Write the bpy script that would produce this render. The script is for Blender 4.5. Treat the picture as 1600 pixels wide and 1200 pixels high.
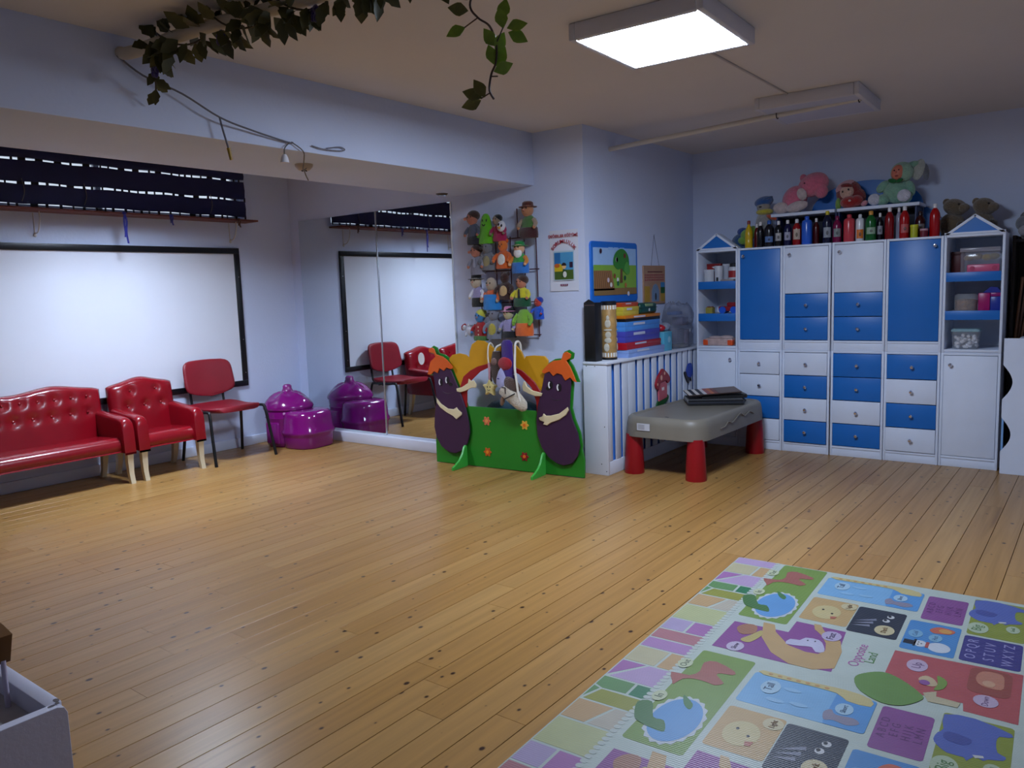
import bpy, bmesh, math, random
from mathutils import Vector, Matrix, Euler

random.seed(7)
PI = math.pi
for o in list(bpy.data.objects):
    bpy.data.objects.remove(o)
SC = bpy.context.scene
COL = SC.collection

# ------------------------------------------------------------------ camera
cam_d = bpy.data.cameras.new('camera')
cam = bpy.data.objects.new('camera', cam_d)
COL.objects.link(cam)
cam_d.sensor_width = 36.0
cam_d.lens = 1225.16 * 36.0 / 1600.0
cam_d.clip_start = 0.05
_R = ((0.79522994, -0.60472349, -0.04380456), (0.60533903, 0.78780137, 0.11372627), (-0.03426366, -0.11695515, 0.99254597))
cam.matrix_world = Matrix(((_R[0][0], _R[0][2], -_R[0][1], 0.0), (_R[1][0], _R[1][2], -_R[1][1], 0.0),
                           (_R[2][0], _R[2][2], -_R[2][1], 1.32), (0, 0, 0, 1)))
SC.camera = cam

# ------------------------------------------------------------------ light and exposure
LAMP_STRENGTH = 39.0        # the lit square ceiling panel
LAMP2_STRENGTH = 145.0      # the shaded lamp over the niche between the beam and the left wall
SC.view_settings.view_transform = 'Standard'
SC.view_settings.look = 'None'
SC.view_settings.gamma = 1.0
SC.view_settings.use_curve_mapping = False
SC.view_settings.exposure = 1.15
world = bpy.data.worlds.new('daylight')
SC.world = world
world.use_nodes = True
_bg = world.node_tree.nodes['Background']
_bg.inputs[0].default_value = (0.80, 0.88, 1.0, 1.0)
_bg.inputs[1].default_value = 0.42

# ------------------------------------------------------------------ materials
def lin(c):
    out = []
    for v in c:
        v = v / 255.0
        out.append(v / 12.92 if v <= 0.04045 else ((v + 0.055) / 1.055) ** 2.4)
    return (out[0], out[1], out[2], 1.0)

_MC = {}
def mat(rgb, rough=0.5, metal=0.0, var=0.06, scale=9.0, bump=0.0, bscale=60.0, coat=0.0, trans=0.0, alpha=1.0, sheen=0.0, spec=0.5, name=None):
    """procedural paint / plastic / cloth: base colour with a soft noise and optional fine relief"""
    key = (tuple(rgb), rough, metal, var, scale, bump, bscale, coat, trans, alpha, sheen, spec)
    if key in _MC:
        return _MC[key]
    m = bpy.data.materials.new(name or 'finish_%d_%d_%d' % tuple(int(v) for v in rgb))
    m.use_nodes = True
    nt = m.node_tree
    b = nt.nodes['Principled BSDF']
    b.inputs['Roughness'].default_value = rough
    b.inputs['Metallic'].default_value = metal
    b.inputs['Specular IOR Level'].default_value = spec
    if coat:
        b.inputs['Coat Weight'].default_value = coat
        b.inputs['Coat Roughness'].default_value = 0.12
    if trans:
        b.inputs['Transmission Weight'].default_value = trans
    if alpha < 1:
        b.inputs['Alpha'].default_value = alpha
    if sheen:
        b.inputs['Sheen Weight'].default_value = sheen
        b.inputs['Sheen Roughness'].default_value = 0.6
    tc = nt.nodes.new('ShaderNodeTexCoord')
    n = nt.nodes.new('ShaderNodeTexNoise')
    n.inputs['Scale'].default_value = scale
    n.inputs['Detail'].default_value = 4.0
    nt.links.new(tc.outputs['Object'], n.inputs['Vector'])
    mr = nt.nodes.new('ShaderNodeMapRange')
    mr.inputs['From Min'].default_value = 0.3
    mr.inputs['From Max'].default_value = 0.7
    mr.inputs['To Min'].default_value = 1.0 - var
    mr.inputs['To Max'].default_value = 1.0 + var
    nt.links.new(n.outputs['Fac'], mr.inputs['Value'])
    hsv = nt.nodes.new('ShaderNodeHueSaturation')
    hsv.inputs['Color'].default_value = lin(rgb)
    nt.links.new(mr.outputs['Result'], hsv.inputs['Value'])
    nt.links.new(hsv.outputs['Color'], b.inputs['Base Color'])
    if bump:
        n2 = nt.nodes.new('ShaderNodeTexNoise')
        n2.inputs['Scale'].default_value = bscale
        n2.inputs['Detail'].default_value = 3.0
        nt.links.new(tc.outputs['Object'], n2.inputs['Vector'])
        bp = nt.nodes.new('ShaderNodeBump')
        bp.inputs['Strength'].default_value = bump
        bp.inputs['Distance'].default_value = 0.01
        nt.links.new(n2.outputs['Fac'], bp.inputs['Height'])
        nt.links.new(bp.outputs['Normal'], b.inputs['Normal'])
    _MC[key] = m
    return m

def emis(rgb, strength):
    m = bpy.data.materials.new('lit_diffuser')
    m.use_nodes = True
    nt = m.node_tree
    b = nt.nodes['Principled BSDF']
    b.inputs['Base Color'].default_value = lin((240, 240, 240))
    b.inputs['Emission Color'].default_value = lin(rgb)
    n = nt.nodes.new('ShaderNodeTexNoise')
    n.inputs['Scale'].default_value = 2.0
    mr = nt.nodes.new('ShaderNodeMapRange')
    mr.inputs['To Min'].default_value = strength * 0.98
    mr.inputs['To Max'].default_value = strength * 1.02
    nt.links.new(n.outputs['Fac'], mr.inputs['Value'])
    nt.links.new(mr.outputs['Result'], b.inputs['Emission Strength'])
    return m

def cloth(rgb, **k):
    return mat(rgb, rough=0.9, var=0.10, scale=25, bump=0.5, bscale=160, sheen=0.3, spec=0.2, **k)
def plush(rgb):
    return mat(rgb, rough=0.95, var=0.12, scale=40, bump=0.9, bscale=120, sheen=0.5, spec=0.1)
def plastic(rgb, rough=0.32):
    return mat(rgb, rough=rough, var=0.03, scale=6)
def paint(rgb, rough=0.45):
    return mat(rgb, rough=rough, var=0.035, scale=5, bump=0.05, bscale=90)
def print_ink(rgb):
    return mat(rgb, rough=0.45, var=0.03, scale=20)

def wood_floor():
    m = bpy.data.materials.new('varnished_pine')
    m.use_nodes = True
    nt = m.node_tree
    N, L = nt.nodes, nt.links
    b = N['Principled BSDF']
    b.inputs['Specular IOR Level'].default_value = 0.34
    tc = N.new('ShaderNodeTexCoord'); oi = N.new('ShaderNodeObjectInfo')
    off = N.new('ShaderNodeVectorMath'); off.operation = 'SCALE'
    off.inputs[0].default_value = (37.0, 91.0, 0.0)
    L.new(oi.outputs['Random'], off.inputs['Scale'])
    add = N.new('ShaderNodeVectorMath'); add.operation = 'ADD'
    L.new(tc.outputs['Object'], add.inputs[0]); L.new(off.outputs['Vector'], add.inputs[1])
    # grain
    mp = N.new('ShaderNodeMapping'); mp.inputs['Scale'].default_value = (38.0, 1.3, 1.0)
    L.new(add.outputs['Vector'], mp.inputs['Vector'])
    g = N.new('ShaderNodeTexNoise'); g.inputs['Scale'].default_value = 1.0; g.inputs['Detail'].default_value = 6.0; g.inputs['Distortion'].default_value = 0.6
    L.new(mp.outputs['Vector'], g.inputs['Vector'])
    mp2 = N.new('ShaderNodeMapping'); mp2.inputs['Scale'].default_value = (13.0, 0.5, 1.0)
    L.new(add.outputs['Vector'], mp2.inputs['Vector'])
    g2 = N.new('ShaderNodeTexNoise'); g2.inputs['Scale'].default_value = 1.0; g2.inputs['Detail'].default_value = 2.0
    L.new(mp2.outputs['Vector'], g2.inputs['Vector'])
    tint = N.new('ShaderNodeValToRGB')
    cr = tint.color_ramp
    cr.elements[0].position = 0.0; cr.elements[0].color = lin((159, 117, 62))
    cr.elements[1].position = 1.0; cr.elements[1].color = lin((170, 130, 75))
    e = cr.elements.new(0.5); e.color = lin((165, 123, 68))
    L.new(oi.outputs['Random'], tint.inputs['Fac'])
    gr = N.new('ShaderNodeMapRange'); gr.inputs['From Min'].default_value = 0.35; gr.inputs['From Max'].default_value = 0.7
    gr.inputs['To Min'].default_value = 1.06; gr.inputs['To Max'].default_value = 0.84
    L.new(g.outputs['Fac'], gr.inputs['Value'])
    h1 = N.new('ShaderNodeHueSaturation')
    L.new(tint.outputs['Color'], h1.inputs['Color']); L.new(gr.outputs['Result'], h1.inputs['Value'])
    # broad heartwood streaks
    st = N.new('ShaderNodeMapRange'); st.inputs['From Min'].default_value = 0.66; st.inputs['From Max'].default_value = 0.74
    L.new(g2.outputs['Fac'], st.inputs['Value'])
    mx = N.new('ShaderNodeMix'); mx.data_type = 'RGBA'
    sfac = N.new('ShaderNodeMath'); sfac.operation = 'MULTIPLY'; sfac.inputs[1].default_value = 0.55
    L.new(st.outputs['Result'], sfac.inputs[0])
    L.new(sfac.outputs[0], mx.inputs['Factor'])
    L.new(h1.outputs['Color'], mx.inputs['A']); mx.inputs['B'].default_value = lin((104, 64, 30))
    # knots
    mp3 = N.new('ShaderNodeMapping'); mp3.inputs['Scale'].default_value = (9.0, 6.5, 1.0)
    L.new(add.outputs['Vector'], mp3.inputs['Vector'])
    vo = N.new('ShaderNodeTexVoronoi'); vo.voronoi_dimensions = '2D'; vo.inputs['Scale'].default_value = 1.0
    L.new(mp3.outputs['Vector'], vo.inputs['Vector'])
    sep = N.new('ShaderNodeSeparateColor'); L.new(vo.outputs['Color'], sep.inputs['Color'])
    rad = N.new('ShaderNodeMapRange'); rad.inputs['From Min'].default_value = 0.22; rad.inputs['To Min'].default_value = -0.02; rad.inputs['To Max'].default_value = 0.085
    rad.clamp = False
    L.new(sep.outputs['Red'], rad.inputs['Value'])
    sub = N.new('ShaderNodeMath'); sub.operation = 'SUBTRACT'
    L.new(rad.outputs['Result'], sub.inputs[0]); L.new(vo.outputs['Distance'], sub.inputs[1])
    kn = N.new('ShaderNodeMapRange'); kn.inputs['From Min'].default_value = -0.035; kn.inputs['From Max'].default_value = 0.02
    L.new(sub.outputs[0], kn.inputs['Value'])
    kp = N.new('ShaderNodeMath'); kp.operation = 'POWER'; kp.inputs[1].default_value = 1.8
    L.new(kn.outputs['Result'], kp.inputs[0])
    mx2 = N.new('ShaderNodeMix'); mx2.data_type = 'RGBA'
    L.new(kp.outputs[0], mx2.inputs['Factor']); L.new(mx.outputs['Result'], mx2.inputs['A'])
    mx2.inputs['B'].default_value = lin((52, 28, 14))
    L.new(mx2.outputs['Result'], b.inputs['Base Color'])
    rg = N.new('ShaderNodeMapRange'); rg.inputs['To Min'].default_value = 0.24; rg.inputs['To Max'].default_value = 0.38
    L.new(g.outputs['Fac'], rg.inputs['Value']); L.new(rg.outputs['Result'], b.inputs['Roughness'])
    bp = N.new('ShaderNodeBump'); bp.inputs['Strength'].default_value = 0.06; bp.inputs['Distance'].default_value = 0.004
    L.new(g.outputs['Fac'], bp.inputs['Height']); L.new(bp.outputs['Normal'], b.inputs['Normal'])
    return m

# ------------------------------------------------------------------ mesh building
_BOX = {}
class MB:
    def __init__(s):
        s.V, s.F, s.I = [], [], []
    def add(s, vs, fs, m=0, M=None):
        o = len(s.V)
        for v in vs:
            v = Vector(v)
            s.V.append(M @ v if M is not None else v)
        for i, f in enumerate(fs):
            s.F.append([o + k for k in f]); s.I.append(m if isinstance(m, int) else m[i])
        return s
    def box(s, c, d, b=0.0, m=0, M=None, seg=2):
        """box centred at c with size d, edges rounded by b"""
        key = (round(d[0], 4), round(d[1], 4), round(d[2], 4), round(b, 4), seg)
        if key not in _BOX:
            bm = bmesh.new()
            bmesh.ops.create_cube(bm, size=1.0)
            for v in bm.verts:
                v.co = Vector((v.co.x * d[0], v.co.y * d[1], v.co.z * d[2]))
            if b > 0:
                bmesh.ops.bevel(bm, geom=bm.edges[:], offset=min(b, 0.49 * min(d)), segments=seg, profile=0.5, affect='EDGES')
            bm.verts.index_update()
            _BOX[key] = ([v.co.copy() for v in bm.verts], [[v.index for v in f.verts] for f in bm.faces])
            bm.free()
        vs, fs = _BOX[key]
        T = Matrix.Translation(Vector(c))
        return s.add(vs, fs, m, (M @ T) if M is not None else T)
    def bx(s, x0, x1, y0, y1, z0, z1, b=0.0, m=0, M=None, seg=2):
        return s.box(((x0 + x1) / 2, (y0 + y1) / 2, (z0 + z1) / 2), (abs(x1 - x0), abs(y1 - y0), abs(z1 - z0)), b, m, M, seg)
    def loft(s, loops, m=0, cap0=True, cap1=True, closed=True, M=None):
        n = len(loops[0]); vs = [p for l in loops for p in l]; fs = []
        for k in range(len(loops) - 1):
            for i in range(n if closed else n - 1):
                j = (i + 1) % n
                fs.append([k * n + i, k * n + j, (k + 1) * n + j, (k + 1) * n + i])
        if cap0: fs.append(list(range(n))[::-1])
        if cap1: fs.append([(len(loops) - 1) * n + i for i in range(n)])
        return s.add(vs, fs, m, M)
    def lathe(s, prof, n=24, m=0, c=(0, 0, 0), M=None, sx=1.0, sy=1.0, arc=None):
        """prof: list of (radius, z), turned round z"""
        vs, fs, rows = [], [], []
        for r, z in prof:
            if r < 1e-6:
                rows.append([len(vs)]); vs.append((c[0], c[1], c[2] + z))
            else:
                row = []
                for i in range(n):
                    a = 2 * PI * i / n
                    row.append(len(vs)); vs.append((c[0] + r * math.cos(a) * sx, c[1] + r * math.sin(a) * sy, c[2] + z))
                rows.append(row)
        for a, b in zip(rows, rows[1:]):
            for i in range(n):
                j = (i + 1) % n
                if len(a) == 1 and len(b) == 1: continue
                if len(a) == 1: fs.append([a[0], b[j], b[i]])
                elif len(b) == 1: fs.append([a[i], a[j], b[0]])
                else: fs.append([a[i], a[j], b[j], b[i]])
        if len(rows[0]) > 1: fs.append(rows[0][::-1])
        if len(rows[-1]) > 1: fs.append(rows[-1])
        return s.add(vs, fs, m, M)
    def tube(s, pts, r, n=8, m=0, closed=False, M=None, smooth=0):
        P = [Vector(p) for p in pts]
        if smooth: P = spline(P, smooth, closed)
        R = r if isinstance(r, (list, tuple)) else None
        k = len(P); vs, fs = [], []
        t0 = (P[1] - P[0]).normalized()
        up = Vector((0, 0, 1)) if abs(t0.z) < 0.9 else Vector((1, 0, 0))
        nrm = t0.cross(up).normalized()
        for i in range(k):
            if closed: t = (P[(i + 1) % k] - P[i - 1])
            else: t = P[min(i + 1, k - 1)] - P[max(i - 1, 0)]
            t = t.normalized() if t.length > 1e-9 else t0
            nrm = (nrm - t * nrm.dot(t))
            nrm = nrm.normalized() if nrm.length > 1e-6 else t.orthogonal().normalized()
            bn = t.cross(nrm)
            if R: rr = R[0] + (R[-1] - R[0]) * i / (k - 1) if len(R) != k else R[i]
            else: rr = r
            for j in range(n):
                a = 2 * PI * j / n
                vs.append(P[i] + (nrm * math.cos(a) + bn * math.sin(a)) * rr)
        for i in range(k if closed else k - 1):
            for j in range(n):
                a, b = i * n + j, i * n + (j + 1) % n
                c, d = ((i + 1) % k) * n + (j + 1) % n, ((i + 1) % k) * n + j
                fs.append([a, b, c, d])
        if not closed:
            fs.append(list(range(n))[::-1]); fs.append([(k - 1) * n + j for j in range(n)])
        return s.add(vs, fs, m, M)
    def cyl(s, p0, p1, r0, r1=None, n=16, m=0, M=None):
        return s.tube([p0, p1], [r0, r0 if r1 is None else r1], n, m, M=M)
    def ell(s, c, r, m=0, n=16, k=10, M=None, R=None):
        r = r if isinstance(r, (list, tuple)) else (r, r, r)
        prof = [(math.sin(PI * i / k), -math.cos(PI * i / k)) for i in range(k + 1)]
        T = Matrix.Translation(Vector(c))
        if R is not None: T = T @ Euler(R).to_matrix().to_4x4()
        T = T @ Matrix.Diagonal((r[0], r[1], r[2], 1.0))
        return s.lathe(prof, n, m, M=(M @ T) if M is not None else T)
    def prism(s, poly, t, M=None, m=0, b=0.0):
        """polygon in xy pulled up by t along z, top edge chamfered by b"""
        P = [Vector((p[0], p[1])) for p in poly]
        area = sum(P[i].x * P[(i + 1) % len(P)].y - P[(i + 1) % len(P)].x * P[i].y for i in range(len(P)))
        if area < 0: P = P[::-1]
        n = len(P)
        loops = [[(p.x, p.y, 0) for p in P], [(p.x, p.y, t - b) for p in P]]
        if b > 0:
            q = []
            for i in range(n):
                e1 = (P[i] - P[i - 1]).normalized(); e2 = (P[(i + 1) % n] - P[i]).normalized()
                nn = Vector((-e1.y - e2.y, e1.x + e2.x))
                nn = nn.normalized() if nn.length > 1e-6 else Vector((0, 0))
                q.append((P[i].x + nn.x * b, P[i].y + nn.y * b, t))
            loops.append(q)
        return s.loft(loops, m, M=M)
    def build(s, name, mats, parent=None, loc=None, rot=None, sharp=38, label=None):
        me = bpy.data.meshes.new(name)
        me.from_pydata([tuple(v) for v in s.V], [], s.F)
        mats = mats if isinstance(mats, (list, tuple)) else [mats]
        for mm in mats: me.materials.append(mm)
        if len(mats) > 1: me.polygons.foreach_set('material_index', s.I)
        me.polygons.foreach_set('use_smooth', [True] * len(me.polygons))
        me.update()
        me.set_sharp_from_angle(angle=math.radians(sharp))
        o = bpy.data.objects.new(name, me)
        COL.objects.link(o)
        if parent is not None: o.parent = parent
        if loc is not None: o.location = loc
        if rot is not None: o.rotation_euler = rot
        if label: o['label'] = label
        return o

def spline(P, k, closed=False):
    out, n = [], len(P)
    for i in range(n if closed else n - 1):
        p0 = P[i - 1] if (i > 0 or closed) else P[i]
        p1, p2 = P[i], P[(i + 1) % n]
        p3 = P[(i + 2) % n] if (closed or i + 2 < n) else p2
        for j in range(k):
            t = j / k
            out.append(0.5 * ((2 * p1) + (p2 - p0) * t + (2 * p0 - 5 * p1 + 4 * p2 - p3) * t * t + (3 * p1 - p0 - 3 * p2 + p3) * t ** 3))
    if not closed: out.append(P[-1])
    return out

def spl2(poly, k=3):
    return [(p.x, p.y) for p in spline([Vector((a[0], a[1], 0)) for a in poly], k, True)]

def ring2(cx, cy, rx, ry=None, n=20, a0=0.0):
    ry = rx if ry is None else ry
    return [(cx + rx * math.cos(a0 + 2 * PI * i / n), cy + ry * math.sin(a0 + 2 * PI * i / n)) for i in range(n)]

def rrect(x0, x1, y0, y1, r, k=4):
    out = []
    for cx, cy, a0 in ((x1 - r, y1 - r, 0), (x0 + r, y1 - r, PI / 2), (x0 + r, y0 + r, PI), (x1 - r, y0 + r, 1.5 * PI)):
        for i in range(k + 1):
            a = a0 + PI / 2 * i / k
            out.append((cx + r * math.cos(a), cy + r * math.sin(a)))
    return out

# drawing planes: polygon x,y + pull  ->  world directions
FRONT = Matrix(((1, 0, 0, 0), (0, 0, -1, 0), (0, 1, 0, 0), (0, 0, 0, 1)))     # x right, y up, pulled towards -Y
SIDE = Matrix(((0, 0, 1, 0), (1, 0, 0, 0), (0, 1, 0, 0), (0, 0, 0, 1)))       # x along +Y, y up, pulled towards +X
def T(x, y, z): return Matrix.Translation(Vector((x, y, z)))

def tag(o, label, cat, group=None, kind=None):
    o['label'] = label; o['category'] = cat
    if group: o['group'] = group
    if kind: o['kind'] = kind
    return o

def thing(name, label, cat, loc=(0, 0, 0), rotz=0.0, group=None, rot=None):
    o = bpy.data.objects.new(name, None)
    o.empty_display_size = 0.05
    COL.objects.link(o)
    o.location = loc
    o.rotation_euler = rot if rot is not None else (0, 0, rotz)
    return tag(o, label, cat, group)

def struct(name, mb, m, parent=None):
    o = mb.build(name, m, parent)
    if parent is None: o['kind'] = 'structure'
    return o

def copy_piece(src, parent, loc, rot=None, scale=None):
    o = src.copy()
    COL.objects.link(o)
    o.parent = parent
    o.location = loc
    if rot is not None: o.rotation_euler = rot
    if scale is not None: o.scale = scale
    return o

def text_mesh(name, s, size, m, parent, M, align='CENTER', depth=0.0004, bold=0.0):
    """flat lettering as a mesh, drawn in the xy plane and moved by M"""
    cu = bpy.data.curves.new('lettering_curve', 'FONT')
    cu.body = s; cu.size = size; cu.align_x = align; cu.align_y = 'CENTER'; cu.extrude = depth; cu.resolution_u = 3; cu.offset = bold
    tmp = bpy.data.objects.new('lettering_tmp', cu)
    COL.objects.link(tmp)
    bpy.context.view_layer.update()
    dg = bpy.context.evaluated_depsgraph_get()
    me = bpy.data.meshes.new_from_object(tmp.evaluated_get(dg))
    bpy.data.objects.remove(tmp)
    bpy.data.curves.remove(cu)
    me.name = name
    me.transform(M)
    me.materials.clear(); me.materials.append(m)
    o = bpy.data.objects.new(name, me)
    COL.objects.link(o)
    o.parent = parent
    return o

# shared finishes
WALL = mat((202, 213, 238), rough=0.75, var=0.025, scale=1.6, bump=0.12, bscale=45, name='pale_wall_paint')
CEIL = mat((214, 210, 208), rough=0.85, var=0.03, scale=1.2, bump=0.10, bscale=35, name='ceiling_paint')
WHITE = paint((222, 232, 250))
BLUE = paint((22, 110, 196), 0.38)
CHROME = mat((225, 225, 230), rough=0.15, metal=1.0, var=0.02)
BLACK = plastic((14, 14, 18), 0.4)
DARK = mat((24, 24, 30), rough=0.6)

# ================================================================== THE ROOM
XW, YM, ZC = -6.27, 4.78, 2.457        # left wall, mirror wall, ceiling
XA, YB = -2.98, 6.59                   # alcove side wall, back wall
XR, YF = 1.30, -1.40                   # right wall and wall behind the camera

# floor: dark sub floor with pine planks running away from the camera
mb = MB(); mb.bx(XW - 0.1, XR + 0.1, YF - 0.1, YB + 0.1, -0.10, -0.014)
floor = struct('floor', mb, mat((60, 40, 22), rough=0.9))
PINE = wood_floor()
PW = 0.1163
lens = (1.35, 1.8, 2.3, 2.75, 3.3)
protos = {}
def plank(x, y0, L):
    if L not in protos:
        mb = MB(); w = PW - 0.0026; bv = 0.0006
        sec = [(-w / 2, -0.014), (w / 2, -0.014), (w / 2, -bv), (w / 2 - bv, 0), (-w / 2 + bv, 0), (-w / 2, -bv)]
        g = 0.0008
        mb.loft([[(p[0], g, p[1]) for p in sec], [(p[0], L - g, p[1]) for p in sec]])
        protos[L] = mb.build('plank', PINE, floor, (x, y0, 0))
    else:
        copy_piece(protos[L], floor, (x, y0, 0))
rnd = random.Random(11)
x = -1.489 - PW / 2
rows = []
while x > XW: rows.append(x); x -= PW
x = -1.489 + PW / 2
while x < XR: rows.append(x); x += PW
for x in rows:
    yend = YM if x < XA - PW / 2 else YB
    y = YF - rnd.random() * 1.2
    while y < yend:
        L = rnd.choice(lens[1:])
        rest = yend - y
        if rest < L:                      # the last plank of a row runs on under the wall
            L = next((q for q in (0.5, 0.9) + lens if q >= rest), lens[-1])
        plank(x, y, L)
        y += L

# walls
mb = MB()
WY0, WY1, WZ0, WZ1 = -0.6, 4.26, 2.05, 2.43          # high window in the left wall
mb.bx(XW - 0.14, XW, YF, YM + 0.12, -0.1, WZ0); mb.bx(XW - 0.14, XW, YF, YM + 0.12, WZ1, ZC + 0.1)
mb.bx(XW - 0.14, XW, YF, WY0, WZ0, WZ1); mb.bx(XW - 0.14, XW, WY1, YM + 0.12, WZ0, WZ1)
struct('wall_left', mb, WALL)
mb = MB(); mb.bx(XW, XA, YM, YM + 0.12, -0.1, ZC + 0.1)
struct('wall_mirror_side', mb, WALL)
mb = MB(); mb.bx(XA - 0.12, XA, YM + 0.12, YB + 0.12, -0.1, ZC + 0.1)
struct('wall_alcove', mb, WALL)
mb = MB(); mb.bx(XA, XR + 0.12, YB, YB + 0.12, -0.1, ZC + 0.1)
struct('wall_back', mb, WALL)
mb = MB(); mb.bx(XR, XR + 0.12, YF, YB, -0.1, ZC + 0.1)
struct('wall_right', mb, WALL)
mb = MB(); mb.bx(XW - 0.14, XR + 0.12, YF - 0.12, YF, -0.1, ZC + 0.1)
struct('wall_front', mb, WALL)
mb = MB(); mb.bx(XW - 0.14, XR + 0.12, YF - 0.12, YB + 0.12, ZC, ZC + 0.12)
struct('ceiling', mb, CEIL)
XB0, XB1, ZB = -4.22, -3.405, 2.084
mb = MB(); mb.bx(XB0, XB1, YF, YM, ZB, ZC + 0.01, 0.004)
struct('ceiling_beam', mb, WALL)
mb = MB(); mb.bx(XW, XW + 0.016, YF, YM, 0, 0.085, 0.004)
struct('baseboard_left', mb, WHITE)
# window behind the blind
mb = MB()
for z in (WZ0 + 0.012, WZ1 - 0.012): mb.bx(XW - 0.10, XW - 0.06, WY0, WY1, z - 0.012, z + 0.012)
for k in range(5):
    y = WY0 + 0.02 + (WY1 - WY0 - 0.04) * k / 4
    mb.bx(XW - 0.10, XW - 0.06, y - 0.02, y + 0.02, WZ0, WZ1)
win = struct('window_1', mb, plastic((225, 225, 225)))
mb = MB(); mb.bx(XW - 0.082, XW - 0.078, WY0, WY1, WZ0, WZ1)
mb.build('pane', mat((245, 250, 255), rough=0.05, trans=1.0, var=0.0), win)

# ================================================================== CEILING: lamps, pipes, cables
def led_panel(cx, cy, label, m_diff, group, z=ZC):
    t = thing('ceiling_lamp', label, 'lamp', (cx, cy, z), 0.03, group)
    h = 0.305
    fr = plastic((205, 205, 212), 0.4)
    for dx, dy in ((1, 0), (-1, 0), (0, 1), (0, -1)):
        mb = MB()
        w = 0.030
        if dx: mb.box((dx * (h - w / 2), 0, -0.036), (w, 2 * h, 0.072), 0.006)
        else: mb.box((0, dy * (h - w / 2), -0.036), (2 * h - 2 * w, w, 0.072), 0.006)
        mb.build('frame', fr, t)
    mb = MB(); mb.bx(-h + 0.022, h - 0.022, -h + 0.022, h - 0.022, -0.070, -0.064)
    mb.build('diffuser', m_diff, t)
    mb = MB(); mb.bx(-h + 0.03, h - 0.03, -h + 0.03, h - 0.03, -0.02, -0.001)
    mb.build('back_plate', fr, t)
    return t
COOL = (214, 230, 255)
led_panel(-1.625, 3.30, 'lit square white ceiling light panel above the play mat', emis(COOL, LAMP_STRENGTH), None)
t = thing('shaded_lamp', 'square shaded ceiling lamp over the niche behind the beam', 'lamp', (-5.15, 2.95, ZC))
SHD = mat((70, 70, 76), rough=0.6)
for dx, dy in ((1, 0), (-1, 0), (0, 1), (0, -1)):
    mb = MB()
    if dx: mb.box((dx * 0.172, 0, -0.078), (0.008, 0.352, 0.154), 0.001)
    else: mb.box((0, dy * 0.172, -0.078), (0.336, 0.008, 0.154), 0.001)
    mb.build('shade_board', SHD, t)
mb = MB(); mb.bx(-0.15, 0.15, -0.15, 0.15, -0.03, -0.022); mb.build('diffuser', emis(COOL, LAMP2_STRENGTH), t)
mb = MB(); mb.bx(-0.165, 0.165, -0.165, 0.165, -0.02, -0.001); mb.build('back_plate', SHD, t)
led_panel(-1.53, 5.26, 'unlit square ceiling panel with a pipe running below it', plastic((190, 195, 215), 0.5), None)

t = thing('heating_pipe', 'thin cream pipe hung below the ceiling in front of the cabinets', 'pipe', (XA, 5.15, 2.33))
mb = MB(); mb.tube([(-0.002, 0, 0), (0.6, 0, 0.022), (1.2, 0, 0.046), (1.73, 0, 0.066)], 0.017, 12)
mb.build('pipe', paint((202, 198, 190)), t)
for dx, zz in ((1.23, 0.047), (1.72, 0.066)):
    mb = MB(); mb.cyl((dx, 0, zz + 0.015), (dx, 0, ZC - 2.33), 0.003, n=8)
    mb.tube([(dx, 0.022 * math.cos(a), zz + 0.022 * math.sin(a)) for a in [2 * PI * k / 12 for k in range(12)]], 0.003, 6, closed=True)
    if dx > 1.5:
        mb.lathe([(0.0, -0.03), (0.012, -0.028), (0.012, 0)], 10, c=(dx, 0, ZC - 2.33))
    mb.build('hanger', mat((40, 36, 34), rough=0.5, metal=0.6), t)
mb = MB(); mb.bx(-0.006, 0.006, 0, 1.36, -0.008, 0, 0.002)
o = mb.build('cable_duct', paint((180, 172, 166)), None, (-1.625, 3.607, ZC))
tag(o, 'narrow cable duct on the ceiling between the two light panels', 'duct')

# recessed spot and junction rosette under the beam
mb = MB(); mb.lathe([(0.0, -0.012), (0.036, -0.012), (0.045, -0.004), (0.047, 0)], 24)
t = thing('spot_light', 'small dark round spot under the beam near the mirror', 'lamp', (-4.13, 4.58, ZB))
mb.build('ring', mat((70, 62, 56), rough=0.4, metal=0.4), t)
mb = MB(); mb.lathe([(0, -0.016), (0.028, -0.015), (0.03, -0.0125)], 20)
mb.build('lens', mat((40, 36, 34), rough=0.2), t)
t = thing('cable_rosette', 'white round cable junction under the beam', 'fitting', (-3.72, 2.96, ZB))
mb = MB(); mb.lathe([(0, -0.034), (0.028, -0.034), (0.036, -0.028), (0.05, -0.012), (0.052, 0)], 24)
mb.build('cap', plastic((176, 160, 140)), t)
mb = MB()
for k in range(4):
    mb.ell((0.015 * math.cos(k * 1.57), 0.015 * math.sin(k * 1.57), -0.036), (0.005, 0.005, 0.003))
mb.build('screws', DARK, t)
mb = MB(); mb.tube([(0, 0, -0.034), (0.004, 0.006, -0.06), (0.012, 0.016, -0.09)], 0.003, 6, smooth=4)
mb.build('wire_end', mat((84, 70, 56)), t)

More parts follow.
